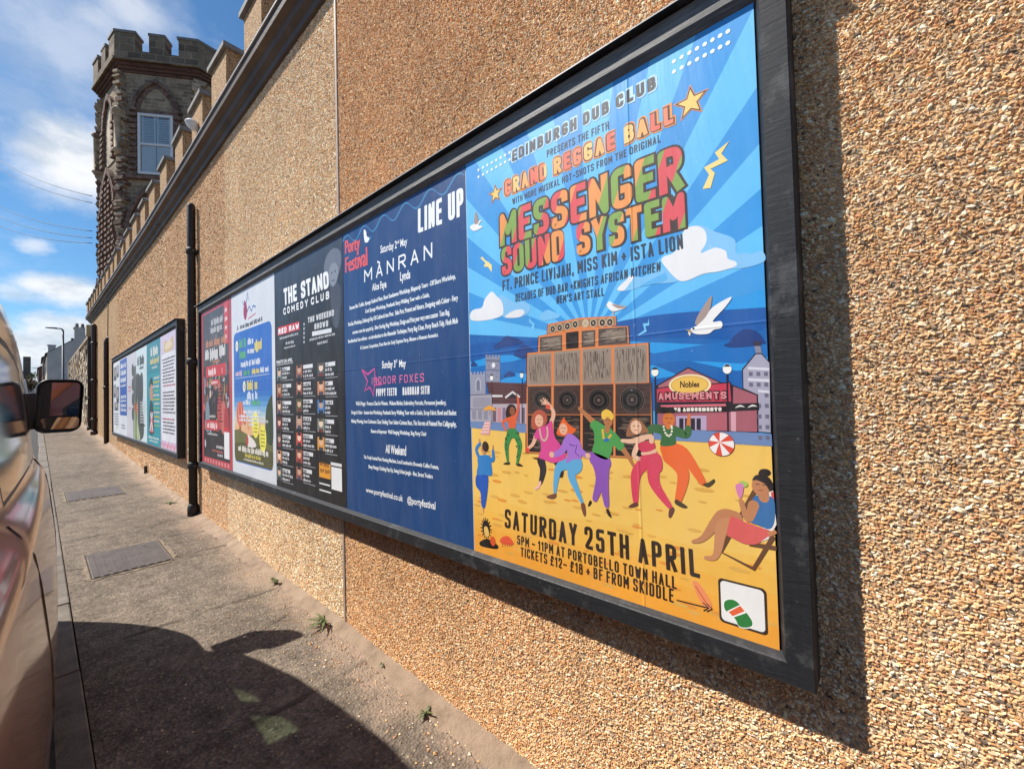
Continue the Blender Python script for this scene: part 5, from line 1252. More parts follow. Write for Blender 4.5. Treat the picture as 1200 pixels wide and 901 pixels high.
def bat(o, n, h, L, col):      # battlements along the top of a drawn tower
    (x0, y0), (x1, y1) = o
    for i in range(n):
        a, b_ = i/(n-.4), (i+.6)/(n-.4); S.poly(F_((x0+(x1-x0)*a, y0+(y1-y0)*a), (x0+(x1-x0)*b_, y0+(y1-y0)*b_), (x0+(x1-x0)*b_, y0+(y1-y0)*b_-h), (x0+(x1-x0)*a, y0+(y1-y0)*a-h)), col, L)
S.poly(F_((157, 118), (265, 122), (265, 308), (160, 306)), '8d8fa3', 6.4); bat(((157, 118), (265, 122)), 5, 20, 6.4, '8d8fa3')
for y in (140, 150, 215): S.line(F_((157, y), (265, y+4)), 4, '6a6c82', 6.7)
for i in range(40):
    a, b_ = rr.uniform(165, 255), rr.uniform(160, 300); S.poly(F_((a, b_), (a+9, b_), (a+9, b_+6), (a, b_+6)), rr.choice(('7b7d92', '9b9db0', '66687e')), 6.6)
S.ell(*F_((216, 180))[0], 9, 10, 'e8e6e8', 7)
S.poly(F_((42, 250), (155, 245), (157, 400), (42, 405)), '9a9bad', 6.8); bat(((42, 250), (155, 245)), 5, 18, 6.8, '9a9bad')
S.poly(F_((80, 375), (80, 300), (100, 268), (122, 300), (122, 372)), 'b7b7c4', 7); S.poly(F_((88, 372), (88, 305), (101, 285), (114, 305), (114, 370)), '77798e', 7.2)
S.poly(F_((42, 405), (203, 398), (203, 608), (42, 602)), 'aaa6b2', 6.9)
for i in range(3): S.poly(F_((55+i*44, 520), (85+i*44, 520), (85+i*44, 590), (55+i*44, 586)), '8f8c9c', 7.2)
S.poly(F_((60, 425), (195, 422), (195, 500), (60, 500)), '9995a3', 7.1); S.line(F_((42, 512), (203, 512)), 3, '6a6878', 7.3); S.line(F_((42, 405), (203, 398)), 4, '6a6878', 7.3)
for (x, y0, y1) in ((205, 300, 610), (432, 280, 620)): S.line(F_((x, y0), (x, y1)), 3, LN, 7.6); S.ell(*F_((x-3, y0-25))[0], 8, 10, 'f4f1e8', 7.8); S.poly(F_((x-18, y0-40), (x+14, y0-40), (x+2, y0-52), (x-8, y0-52)), LN, 7.9)
S.line(F_((188, 510), (190, 560)), 3, '9a6a40', 7.7); S.blob(F_((140, 522), (160, 495), (186, 484), (215, 498), (238, 522), (190, 516)), 'f0a63c', 7.9)
S.poly(F_((150, 605), (196, 602), (186, 705), (118, 700)), 'e3a19c', 7.7)
for i in range(4): S.line(F_((146-i*8, 618+i*22), (188-i*2, 615+i*22)), 3, 'f0e2dc', 7.9)
cut_('old_town_drawing')
# tower block
S.poly(E((645, 352), (735, 246), (775, 246), (828, 305), (838, 775), (748, 765), (745, 525), (650, 482)), LN, 6); S.poly(E((653, 358), (738, 254), (774, 254), (826, 312), (834, 770), (756, 762), (752, 520), (656, 478)), 'a9a5b8', 6.3)
S.poly(E((727, 195), (766, 192), (776, 246), (735, 246)), '8b8798', 6.2); S.poly(E((718, 170), (770, 165), (768, 200), (725, 200)), '3c3848', 6.4)
for r_ in range(7):
    for c_ in range(3):
        x, y = 690+c_*50+r_*2, 370+r_*70
        if x < 745 and y > 470: continue
        S.poly(E((x, y), (x+26, y+1), (x+27, y+28), (x+1, y+27)), '6f6c80', 6.6)
for y in (345, 420, 495): S.line(E((685 if y < 450 else 752, y), (826, y+8)), 6, 'd6d4de', 6.6)
cut_('tower_block_drawing')
# arcade
S.poly(E((80, 460), (290, 338), (512, 440), (585, 455), (760, 530), (755, 768), (580, 765), (90, 745)), LN, 6.5); S.poly(E((95, 462), (290, 348), (505, 445), (500, 480), (95, 480)), 'b26a72', 6.8)
S.poly(E((588, 466), (742, 525), (745, 765), (585, 760)), 'a9606c', 6.8); S.poly(E((90, 640), (585, 632), (582, 760), (92, 742)), 'a9606c', 6.8)
S.poly(E((76, 478), (198, 458), (240, 416), (300, 402), (362, 412), (412, 448), (572, 436), (584, 572), (78, 575)), LN, 7); S.poly(E((84, 484), (203, 465), (245, 424), (300, 411), (357, 420), (408, 456), (565, 444), (574, 565), (86, 568)), 'c93f55', 7.3)
S.ell(*E((298, 456))[0], 54, 28, 'f3e2b0', 7.6); S.ell(*E((298, 456))[0], 48, 23.5, 'c98f34', 7.8); S.ell(*E((298, 456))[0], 46, 21.5, 'efc05c', 8)
S.text('Nobles', E((238, 476), (365, 470), (238, 430), (365, 432)), '3a2420', 8.3, .03)
aq = E((97, 555), (545, 548), (95, 508), (541, 499)); stroke_text(S, 'AMUSEMENTS', halo(aq, 3), 11, '4a1b24', 7.8, .35); stroke_text(S, 'AMUSEMENTS', aq, 4.5, 'dd8f92', 8.2, .5)
S.poly(E((76, 602), (568, 584), (565, 634), (72, 642)), '2b2024', 7.6); S.line(E((110, 596), (540, 588)), 6, 'd8707c', 8); stroke_text(S, 'YR AMUSEMENTS', E((198, 632), (512, 628), (198, 606), (510, 604)), 4, 'f0e6da', 8.2, .6)
S.poly(E((572, 580), (758, 574), (760, 622), (578, 630)), '241e22', 7.6); S.blob(E((600, 608), (632, 588), (664, 602), (632, 600)), 'e9e4e0', 8); S.blob(E((682, 606), (714, 586), (746, 598), (714, 598)), 'e9e4e0', 8)
S.poly(E((210, 660), (412, 658), (412, 756), (212, 750)), 'b9a2c0', 7.2)
for i in range(4): S.poly(E((232+i*38, 676), (260+i*38, 676), (260+i*38, 754), (232+i*38, 750)), '2c2733', 7.5)
S.poly(E((415, 648), (552, 646), (552, 758), (418, 756)), 'b4636e', 7.2); S.poly(E((572, 632), (606, 634), (606, 762), (574, 760)), 'd9a5b0', 7.3)
for (x, yt, yb) in ((72, 385, 745), (548, 365, 760)): S.line(E((x, yt), (x+6, yb)), 4, LN, 8.5); S.ell(*E((x, yt-14))[0], 10, 12, 'f4f1e8', 8.7); S.poly(E((x-26, yt-28), (x+26, yt-30), (x+8, yt-44), (x-8, yt-44)), LN, 8.8)
S.end('arcade_drawing')
# gulls
S.begin()
S.blob(G((535, 735), (545, 690), (585, 620), (640, 545), (640, 600), (620, 660), (575, 725)), 'a9938c', 9)
S.blob(G((502, 772), (525, 750), (545, 742), (600, 690), (650, 620), (772, 552), (740, 610), (690, 665), (650, 715), (700, 712), (714, 730), (705, 758), (660, 768), (620, 795), (540, 797)), 'f1efec', 9.3)
S.poly(G((508, 772), (470, 768), (505, 785)), 'e6b452', 9.6); S.poly(G((488, 780), (505, 790), (500, 812), (490, 795)), 'f1e6c8', 9.5); S.ell(*G((524, 760))[0], 3, 3, '2b2530', 9.7); cut_('seagull')
S.blob(H((922, 328), (940, 302), (962, 318), (1000, 330), (1052, 342), (1020, 358), (965, 372), (935, 352)), 'f1efec', 9); S.blob(H((955, 325), (1000, 328), (1055, 342), (1000, 352)), 'a9938c', 9.3); S.line(H((965, 368), (968, 394)), 3, 'e6a452', 9.2); S.poly(H((926, 330), (912, 336), (926, 338)), 'e6a452', 9.4); cut_('seagull')
S.blob(S.px([(551, 266), (557, 262), (565, 258), (561, 264), (566, 266), (556, 271)]), 'f1efec', 9); S.blob(S.px([(556, 262), (558, 248), (561, 261)]), 'a9938c', 9.2)
S.end('seagull')
A_ = lambda *p: S.px(p, 550, 460, 5.63); B_ = lambda *p: S.px(p, 670, 460, 5.63); C_ = lambda *p: S.px(p, 780, 520, 5.304)
def face(c, r, skin, L=10):
    S.ell(*c, r, r*1.18, skin, L, 14); S.line([(c[0]-r*.55, c[1]+r*.2), (c[0]-r*.1, c[1]+r*.22)], 1.6, '3a2622', L+.4); S.line([(c[0]+r*.15, c[1]+r*.22), (c[0]+r*.6, c[1]+r*.2)], 1.6, '3a2622', L+.4); S.line([(c[0]-r*.25, c[1]-r*.5), (c[0]+r*.25, c[1]-r*.48)], 2, 'a8402f', L+.4)
def shoe(p, L=9, c='3a2a22'): S.blob(p, c, L)
# figure in blue with raised arms, back turned
S.begin(); SK = 'c98a62'
S.limb(A_((72, 345), (68, 308)), (9, 7), SK, 8.5); S.limb(A_((158, 390), (158, 350)), (9, 7), SK, 8.5)
S.blob(A_((52, 540), (45, 610), (75, 660), (82, 745), (108, 745), (125, 540)), '1f55b0', 9); S.limb(A_((92, 745), (95, 790)), (7, 4), SK, 8.8)
S.limb(A_((72, 440), (48, 375), (72, 335)), (17, 12), '2f7cc0', 9.3); S.limb(A_((140, 440), (160, 440), (158, 385)), (17, 13), '2f7cc0', 9.3); S.blob(A_((58, 425), (100, 410), (140, 420), (148, 480), (150, 546), (100, 540), (52, 540), (58, 480)), '2f7cc0', 9.5, 3)
S.ell(*A_((98, 372))[0], 15, 20, SK, 9.8); S.ell(*A_((108, 355))[0], 17, 20, '37241f', 10); S.end('dancer')
# orange top, green patterned leggings
S.begin(); SK = '9a5a3c'
S.blob(A_((245, 165), (245, 110), (268, 78), (300, 85), (310, 120), (290, 160), (268, 180)), '33221f', 8.8); S.limb(A_((312, 150), (325, 90), (322, 35)), (13, 9), 'e2633a', 9.2); S.limb(A_((323, 45), (310, 10)), (7, 5), SK, 9)
S.limb(A_((272, 170), (222, 195), (246, 250)), (13, 8), 'e2633a', 9.2); S.limb(A_((240, 245), (255, 258)), (6, 5), SK, 9.3)
S.blob(A_((265, 165), (310, 150), (312, 190), (300, 240), (262, 238)), 'e2633a', 9.5, 3); face(A_((285, 122))[0], 13, SK, 9.6)
g = '3f8a4a'; S.limb(A_((275, 262), (248, 345), (256, 455)), (30, 22, 9), g, 9.3); S.limb(A_((298, 262), (333, 345), (318, 465)), (30, 22, 9), g, 9.35); S.blob(A_((258, 240), (305, 238), (315, 280), (285, 300), (252, 280)), g, 9.4)
for i in range(26):
    y = rr.uniform(255, 430); sx = 248+rr.uniform(-8, 12)+(270-y)*.05 if rr.random() < .5 else 322+rr.uniform(-10, 12); S.ell(*A_((sx, y))[0], 2.6, 3, '26372f', 9.8, 7)
shoe(A_((225, 470), (255, 455), (270, 460), (262, 474))); shoe(A_((308, 465), (330, 465), (356, 484), (318, 482))); S.end('dancer')
# pink dress
S.begin(); SK = 'e6b193'
S.limb(A_((475, 450), (488, 510), (472, 590)), (34, 26, 15), '2b2426', 8.6); S.limb(A_((575, 440), (600, 490), (605, 540)), (34, 28, 20), '2b2426', 8.6); S.limb(A_((470, 590), (458, 620), (440, 632)), (9, 9), 'f1b8b0', 8.8)
S.limb(A_((545, 190), (558, 130), (520, 70)), (17, 11), SK, 9); S.line(A_((508, 88), (535, 100)), 15, 'dd5a42', 9.3)
for p in ((470, 50), (488, 35), (502, 38), (515, 48), (478, 75)): S.limb(A_((508, 75), p), (6, 3.5), SK, 9.1)
S.limb(A_((440, 290), (420, 340), (388, 368)), (17, 10), SK, 9); S.ell(*A_((385, 378))[0], 10, 9, 'd8503f', 9.2)
S.blob(A_((415, 235), (412, 165), (435, 125), (470, 112), (508, 140), (515, 185), (490, 225), (450, 240)), 'b5563f', 9.4); S.blob(A_((450, 240), (510, 215), (545, 185), (552, 235), (570, 300), (600, 340), (640, 420), (605, 450), (550, 462), (490, 440), (458, 425), (475, 370), (465, 310), (430, 300)), 'd9488f', 9.6); face(A_((462, 185))[0], 18, SK, 10)
S.line(smooth(A_((465, 235), (478, 300), (500, 315), (518, 280), (515, 225)), 4, False), 6, 'c9b89a', 10); S.end('dancer')
# purple hoodie, pale blue trousers, orange hair
S.begin()
S.limb(A_((640, 470), (590, 500), (572, 590), (566, 662)), (38, 28, 19, 10), '5fa8d3', 9.2); S.limb(B_((30, 480), (0, 540), (35, 640), (72, 728)), (40, 31, 20, 10), '5fa8d3', 9.25); S.blob(A_((640, 440), (730, 428), (745, 500), (700, 540), (640, 500)), '5fa8d3', 9.3)
shoe(A_((510, 686), (545, 670), (574, 664), (572, 690), (545, 700)), 9.4, '7a4a36'); shoe(B_((62, 735), (86, 730), (95, 790), (88, 815), (75, 795)), 9.4, '7a4a36')
S.blob(A_((580, 275), (596, 215), (625, 165), (640, 190), (680, 225), (705, 240), (690, 265), (650, 285)), 'e8642c', 9.5); face(A_((622, 240))[0], 16, SK, 9.8)
S.limb(B_((5, 320), (50, 375), (100, 415)), (26, 15), 'a571c9', 9.6); S.ell(*B_((108, 415))[0], 9, 9, SK, 9.7)
S.blob(A_((640, 285), (680, 275), (735, 330), (740, 432), (690, 440), (640, 462), (648, 400)), 'a571c9', 9.8); S.limb(A_((650, 315), (610, 385), (560, 410)), (28, 17), 'a571c9', 10); S.ell(*A_((545, 408))[0], 10, 10, SK, 10.1); S.line(A_((662, 340), (690, 350), (712, 345), (700, 395), (728, 420)), 3, '5f3b86', 10.2); S.end('dancer')
# green top, purple trousers, yellow head wrap
S.begin(); SK = 'b5764c'
S.limb(B_((140, 190), (95, 145), (52, 104)), (19, 10), SK, 9); S.limb(B_((330, 360), (375, 420), (408, 480)), (18, 9), SK, 9); S.limb(B_((165, 440), (190, 560), (155, 700)), (42, 32, 18), '8d57b0', 9.2); S.limb(B_((215, 440), (215, 580), (232, 740)), (42, 31, 17), '8d57b0', 9.25); S.blob(B_((125, 390), (250, 440), (250, 500), (200, 530), (140, 480), (118, 440)), '8d57b0', 9.3)
shoe(B_((108, 745), (122, 710), (134, 722), (120, 745)), 9, '2e2424'); shoe(B_((228, 765), (248, 775), (264, 822), (240, 806)), 9, '2e2424'); S.limb(B_((235, 745), (240, 768)), (8, 7), 'c98a4c', 9)
S.blob(B_((122, 215), (152, 182), (215, 215), (262, 240), (320, 300), (350, 352), (315, 382), (278, 350), (262, 400), (238, 440), (180, 425), (138, 385), (150, 330), (148, 260)), '4f9a4f', 9.6); S.limb(B_((238, 215), (235, 250)), (16, 16), SK, 9.8); face(B_((242, 188))[0], 15, SK, 10); S.blob(B_((200, 165), (200, 130), (228, 110), (262, 125), (280, 160), (262, 182), (240, 160), (215, 178)), 'ecc04e', 10.4)
S.line(B_((205, 240), (212, 300), (232, 318), (262, 275)), 7, 'e3b04a', 10); S.blob(B_((215, 305), (245, 300), (245, 320), (218, 322)), '2f6fb0', 10.3); S.end('dancer')
# red crop top and trousers
S.begin(); SK = 'e9bb9c'
S.limb(B_((470, 300), (400, 320), (335, 316)), (18, 10), SK, 9.8); S.limb(B_((445, 330), (412, 415), (465, 440)), (16, 11), SK, 9); S.limb(B_((500, 440), (425, 540), (422, 715)), (37, 30, 16), 'd8465f', 9.2); S.limb(B_((550, 440), (545, 590), (645, 745)), (40, 32, 15), 'd8465f', 9.3); S.blob(B_((465, 410), (560, 392), (598, 450), (590, 520), (520, 520), (460, 470)), 'd8465f', 9.4)
S.blob(B_((468, 385), (545, 370), (560, 395), (466, 412)), SK, 9.5, 2); S.blob(B_((440, 335), (535, 318), (548, 372), (466, 392)), 'd03f58', 9.6, 3); S.limb(B_((455, 300), (522, 290), (528, 320)), (14, 14), SK, 9.9); S.blob(B_((362, 285), (378, 215), (400, 172), (440, 172), (480, 210), (508, 258), (470, 268), (420, 280)), '9a6846', 9.7); face(B_((426, 228))[0], 17, SK, 10.2)
shoe(B_((375, 752), (405, 728), (436, 725), (436, 745), (400, 756)), 9, '6b4038'); shoe(B_((640, 815), (645, 770), (668, 752), (678, 775), (655, 822)), 9, '6b4038'); S.end('dancer')
# dark green jumper, orange trousers, flat cap
S.begin(); SK = 'd5783e'
S.limb(B_((640, 380), (735, 400), (865, 590)), (42, 34, 18), 'ea6a33', 9); S.limb(B_((645, 420), (735, 530), (705, 705)), (40, 33, 18), 'ea6a33', 9.1); S.blob(B_((590, 345), (680, 342), (705, 395), (660, 440), (600, 410)), 'ea6a33', 9.2); shoe(B_((868, 600), (905, 590), (940, 568), (942, 590), (908, 620), (880, 616)), 9.3, '4a3f28'); shoe(B_((683, 730), (688, 702), (730, 725), (765, 752), (735, 758)), 9.3, '4a3f28')
S.limb(B_((680, 250), (755, 275), (770, 235)), (26, 16), '3f6b3f', 9.2); S.limb(B_((770, 228), (775, 150)), (11, 8), SK, 9.1); S.limb(B_((600, 245), (545, 235), (510, 250)), (26, 20), '3f6b3f', 9.1); S.blob(B_((580, 235), (620, 222), (690, 238), (685, 300), (682, 344), (588, 350), (594, 290)), '3f6b3f', 9.5, 3); S.limb(B_((638, 205), (638, 225)), (14, 14), SK, 9.6); face(B_((642, 178))[0], 17, SK, 9.8); S.blob(B_((558, 130), (566, 98), (620, 95), (680, 110), (682, 132), (620, 136)), '2a2624', 10.2)
for x, y in ((608, 225), (612, 245), (620, 265), (630, 280), (644, 285), (656, 275), (662, 255), (662, 235), (660, 222)): S.ell(*B_((x, y))[0], 3, 3, 'f1e8d4', 10.2, 8)
S.end('dancer')
S.begin(); u, v = S.uv(845.5, 520.3); r = 29
S.ell(u, v, r+1.5, r+1.5, '8a3a36', 8, 26); S.ell(u, v, r, r, 'f1ece8', 8.3, 26)
for a in (20, 95, 165, 240, 310): S.poly([(u-4, v+5)]+[(u+r*math.cos(R(a+k*5.5)), v+r*math.sin(R(a+k*5.5))) for k in range(7)], 'e2523f', 8.6)
S.end('beach_ball')
# sitter in a deckchair
S.begin(); SK = 'bf8158'; WD = '6b4630'
S.line(C_((558, 285), (342, 668), (548, 775), (672, 572)), 10, WD, 8.5); S.line(C_((520, 620), (690, 648)), 10, WD, 8.6); S.poly(C_((640, 300), (668, 290), (690, 500), (640, 590), (560, 620), (600, 540)), 'ece4de', 8.4); S.poly(C_((655, 300), (672, 296), (676, 360), (664, 360)), 'd8504a', 8.5)
S.limb(C_((430, 460), (350, 450), (240, 580), (172, 606)), (36, 31, 15, 9), SK, 9); S.limb(C_((400, 500), (350, 520), (315, 690), (250, 706)), (34, 30, 15, 9), 'c88a60', 9.2)
S.blob(C_((408, 450), (450, 462), (520, 495), (600, 520), (660, 548), (600, 600), (560, 622), (490, 618), (420, 585), (382, 562), (392, 500)), 'd9605c', 9.5, 3); S.limb(C_((640, 560), (678, 548)), (12, 9), SK, 9.6)
S.blob(C_((548, 330), (600, 318), (668, 335), (682, 420), (672, 500), (640, 528), (580, 505), (522, 478), (530, 410)), '3a6ea5', 9.6); S.limb(C_((548, 380), (512, 465), (468, 350)), (24, 10), SK, 9.9); S.limb(C_((610, 300), (612, 335)), (22, 22), SK, 9.7)
S.blob(C_((540, 225), (560, 195), (610, 190), (650, 215), (672, 270), (650, 292), (620, 250), (570, 225)), '2f2626', 10.2); S.blob(C_((580, 190), (590, 160), (625, 155), (652, 170), (640, 195)), '2f2626', 10.3); face(C_((592, 262))[0], 19, SK, 10); S.blob(C_((436, 255), (484, 250), (476, 325), (455, 330)), 'd77fae', 10.2); S.ell(*C_((484, 248))[0], 10, 8, 'a8c25a', 10.1); S.end('sunbather')
# little marks along the foot, and the framed card with a sandal
S.begin(); K_ = lambda *p: S.px(p, 545, 560, 5.63)
S.ell(*K_((140, 330))[0], 20, 30, '1f1814', 9)
for i in range(16): a = i*.4; S.line([K_((140, 330))[0], (K_((140, 330))[0][0]+30*math.cos(a), K_((140, 330))[0][1]+40*math.sin(a))], 4, '1f1814', 9)
S.blob(K_((130, 320), (150, 325), (160, 375), (140, 385), (128, 350)), 'e7bd66', 9.4); S.blob(K_((100, 420), (150, 400), (215, 440), (215, 465), (160, 460), (105, 445)), '1f1814', 9); S.ell(*K_((185, 415))[0], 14, 18, 'd8572e', 9.6); cut_('head_drawing')
S.blob(K_((230, 410), (255, 385), (290, 385), (322, 425), (310, 440), (250, 432)), 'e2593a', 9)
for i in range(5): S.line(K_((248+i*15, 425), (250+i*15, 452)), 3, 'c9472e', 9.2)
cut_('crab')
S.blob(S.px([(812, 683), (817, 681), (826, 692), (834, 708), (831, 714), (822, 706)]), 'ee8f5e', 9); S.line(S.px([(815, 686), (828, 706)]), 3, 'c95f38', 9.3); cut_('seashell')
cq = [S.uv(*p) for p in ((843.5, 727), (900.5, 742), (841.2, 676.5), (898, 690))]
def rq(q, i, r=10):
    (a, b_, c, d) = q; u0, v0, u1, v1 = a[0]+i, a[1]+i, d[0]-i, d[1]-i; out = []
    for (cx, cy, a0) in ((u1-r, v1-r, 0), (u0+r, v1-r, 90), (u0+r, v0+r, 180), (u1-r, v0+r, 270)): out += [(cx+r*math.cos(R(a0+15*k)), cy+r*math.sin(R(a0+15*k))) for k in range(7)]
    return out
S.poly(rq(cq, 0), '3a2a22', 9); S.poly(rq(cq, 5), 'ece9e6', 9.3)
M_ = lambda *p: S.px(p, 820, 660, 8.19)
so_ = [(225, 400), (235, 350), (290, 332), (350, 350), (420, 420), (480, 500), (515, 560), (510, 605), (450, 622), (380, 605), (345, 540), (290, 480), (245, 450)]
S.blob(M_(*so_), 'f4f2ee', 9.6); c = np.mean(so_, 0); S.blob(M_(*[tuple(c+(np.array(p)-c)*.93) for p in so_]), '2f7d3a', 9.9)
S.poly(M_((262, 455), (390, 392), (452, 470), (322, 515)), 'f4f2ee', 10.2); S.poly(M_((278, 462), (392, 402), (432, 455), (318, 502)), 'e2643a', 10.5); S.end('sandal_card')

# ======================== dark blue line-up poster
S = Sheet(1, 'poster', 'dark blue festival line up poster with white lettering, left of the big yellow one')
S.begin(); S.rect(2, -4, 1014, 1524, '1b4479', 0); S.rect(1014, -4, 1017, 1500, 'b9c3cc', .5)
wv_ = [(u, 1478-0*u+26*math.sin(u*.034)) for u in range(2, 1014, 12)]
S.line(wv_, [3+9*abs(math.cos(u*.017)) for u, v in wv_], '3a7cae', 2); S.end('printed_sheet')
S.begin(); w = 'eef1f4'
sq(S, 'LINE UP', (490, 273.5), (543.5, 252.5), (490, 245.5), (543, 219), 19, w, 3, .38)
S.tq('Porty', (405, 303), (421.8, 297.5), (404.7, 282.5), (421.8, 275.5), 'e05a60', 3, .0, None, 8); S.tq('Festival', (405.2, 320), (430.7, 311), (405, 302.5), (430, 289.5), 'e05a60', 3, .0, None, 8)
S.blob(S.px([(426.5, 270), (429, 271), (430, 277), (433, 279), (431, 284), (427.5, 283)]), w, 3); S.line(S.px([(430, 282), (434, 280), (435, 277)]), 6, '4fa6d8', 2.8)
S.tq('Saturday 2   May', (446, 300), (477.4, 290), (446, 288), (477.4, 278), w, 3, .02); S.tq('nd', (464, 286.5), (468, 285.2), (464, 282.5), (468, 281), w, 3, .02)
sq(S, 'M\u00c0NRAN', (427, 331), (506.8, 302.3), (427, 316.5), (506.8, 284), 9.5, w, 3, .75)
S.tq('Alice Faye', (436.3, 343.5), (453, 340), (436.3, 333), (453, 328), w, 3, .03); S.tq('Lynds', (469, 333), (481, 329.5), (469, 319), (481, 316), w, 3, .03)
for t_, q in (('Seanans Bee Traible, Aponge Seafood Flute, Sheet Seashawon Workshop, Rhapsody Tours - Off Shore Workshop,', (409.8, 364.8, 534, 328.6, 409.8, 358.8, 534, 320.2)),
              ('Ceed Sponge Workshop, Pentlands Story Walking Tour with a Guide,', (428.2, 368.6, 503.5, 349.6, 428.2, 362.4, 503.5, 342.6)),
              ('PortGas Workshop, Edinburgh Bay Oil Craftwork into Poor,  Salsa Port, Present and Nature, Designing with Colour - Fiery', (408.3, 384, 536.7, 354, 408.3, 378, 536.7, 345.2)),
              ('accomes crane the upcycle by,  Silver Sterling Ring Workshop, Design and Print your very own custom  Tote Bag,', (413.4, 393, 527.2, 371, 413.4, 387.4, 527.2, 362)),
              ('Boodlewheel Line without - an introduction to the Alexander Technique, Porty Bag Clean, Porty Beach Tidy, Flesh Mob', (408.3, 403.5, 536.7, 381, 408.3, 398, 536.7, 372)),
              ('A Costume Competition, Pram Rave for Early Daytime Party, Bheann o Rhannan Acoustics.', (422.3, 411, 513.7, 396, 422.3, 405.5, 513.7, 389.5)),
              ('Wall & Poppy - Prosecco Class for Women,  Wakens Market, Embroidery Portraits, Permanent Jewellery,', (417.3, 476.5, 523, 476, 417.3, 470.4, 523, 468.6)),
              ('Design & Other - Sustain-that Workshop, Pentlands Story Walking Tour with a Guide, Scrap Fabric Bowl and Basket', (412, 486.5, 535, 488.4, 412, 481, 535, 480.4)),
              ('Making Weaving, from Carbonara Class: Finding Your Sober-Curious Buzz, The Secrets of Pointed Pen Calligraphy,', (412, 496.5, 535, 502, 412, 491, 535, 493.6)),
              ('Beware of Impressar  Wall Hanging Workshop, Sing Party Choir', (435, 508.5, 500, 512.4, 435, 502.6, 500, 505.6)),
              ('The Tooly Festival Poet Hunting Machine, Local Landmarks: Browntie Coffee Frames,', (426.5, 538.4, 514.3, 551.6, 426.5, 533, 514.3, 544.6)),
              ('Bway Vintage Clothing Pop Up, Swing Urban Jungle - Bux, Street Traders', (432.3, 550, 507.2, 562.4, 432.3, 544.2, 507.2, 555.4))):
    S.tq(t_, q[0:2], q[2:4], q[4:6], q[6:8], 'dfe6ec', 3, .008, None, 2.2)
S.tq('Sunday 3   May', (447.8, 434.5), (475.9, 432.5), (447.8, 423), (475.9, 421), w, 3, .03); S.tq('rd', (462.5, 425), (465.5, 424.8), (462.5, 421), (465.5, 420.5), w, 3, .02)
sq(S, 'INDOOR FOXES', (436, 450.8), (497, 447.2), (436, 442.3), (497, 437.2), 5, 'ee78a8', 3.6, .6)
st_ = S.px([(195, 105), (250, 150), (312, 95), (318, 180), (385, 245), (310, 250), (305, 352), (270, 268), (220, 305), (248, 215)], 400, 420, 8); S.line(st_+[st_[0], st_[1]], 11, 'd64f9a', 3)
sq(S, 'PUPPY TEETH', (441, 464.2), (465, 463.3), (441, 455.5), (465, 454.2), 6.5, w, 3, .55); sq(S, 'BAOBHAN SITH', (472, 463), (503.5, 461.7), (472, 453.8), (503.5, 451.8), 6.5, w, 3, .55)
S.tq('All Weekend', (452, 530.8), (476.2, 534.2), (452, 520.8), (476.2, 522.2), w, 3, .03)
S.tq('www.portyfestival.co.uk', (429, 578), (472.4, 590), (429, 570.8), (472.4, 580), w, 3, .02); S.tq('@portyfestival', (477.5, 591.5), (510.5, 600), (477.5, 581), (510.5, 587.3), w, 3, .02)
S.end('lettering')

# ======================== comedy club poster
S = Sheet(2, 'poster', 'black comedy club poster with small picture listings, in the middle of the board')
S.begin(); S.rect(2, -4, 1014, 1524, '1d191b', 0)
for i in range(10): S.rect(2, 1000+i*52, 1014, 1524, ('242124', '252428', '26272d', '282a32', '2a2e38', '2c323d', '2f3643', '323a48', '343e4d', '364152')[i], .4+i*.12)
Q = lambda *p: S.px(p, 318, 280, 7.51); T = lambda *p: S.px(p, 318, 400, 4.744)
S.blob(Q((465, 280), (480, 170), (530, 95), (580, 85), (612, 130), (612, 230), (575, 360), (530, 420), (505, 380)), '6a7080', 2); S.blob(Q((508, 330), (520, 240), (560, 210), (590, 260), (580, 360), (540, 420)), '858b98', 2.3); S.blob(Q((520, 520), (525, 420), (575, 380), (612, 440), (610, 640), (585, 780), (540, 740)), '464a56', 2)
for p in ((532, 300), (562, 285)): S.ell(*Q(p)[0], 8, 6, '3a3d48', 2.6)
S.line(Q((530, 370), (560, 362)), 5, '3a3d48', 2.6); S.line(Q((575, 620), (570, 780)), [26, 14], '50545f', 2.4)
S.end('printed_sheet')
S.begin(); w = 'f1f2f3'
sq(S, 'THE STAND', (333, 358.5), (385.8, 337), (332.4, 338.5), (384.8, 317.5), 25, w, 3, .30); sq(S, 'COMEDY CLUB', (332.4, 369.3), (386, 350), (332, 361.5), (386, 340.8), 11, w, 3, .85)
S.poly(S.px([(325.6, 393.5), (351.3, 386.3), (350.8, 376.5), (325.6, 384)]), 'c9323c', 2.5); sq(S, 'RED RAW', (326.5, 392.3), (350.6, 385.1), (326.5, 385.6), (350.3, 378.4), 12, w, 3, .5)
sq(S, 'THE WEEKEND', (361, 378.6), (391.6, 370), (361, 372), (391.6, 362.4), 11, 'cfd0d3', 3, .45); sq(S, 'SHOWS', (368.6, 386.3), (384.8, 382.6), (368.6, 379.6), (384.8, 375.2), 11, 'cfd0d3', 3, .45)
S.poly(S.px([(366, 394), (388.8, 389.5), (388.7, 384.4), (366, 388.8)]), 'dcdde0', 3)
def uvw(a, b_, h, L=3, seed=1, col='c9cbd0'):
    p, q = S.uv(*a), S.uv(*b_); S.words(p[0], p[1], q[0], p[1]+h, col, L, seed)
uvw((328, 398), (350, 392), 16, seed=2); uvw((335, 404), (345, 401), 20, seed=3); uvw((333, 409), (346, 406), 12, seed=4); uvw((363, 399.5), (394, 393), 14, seed=5); uvw((372, 404), (384, 401.5), 16, seed=6)
for i in range(5): p = S.uv(356.5, 380+i*5.2); S.poly(star(p, 14), 'cfd0d3', 3)
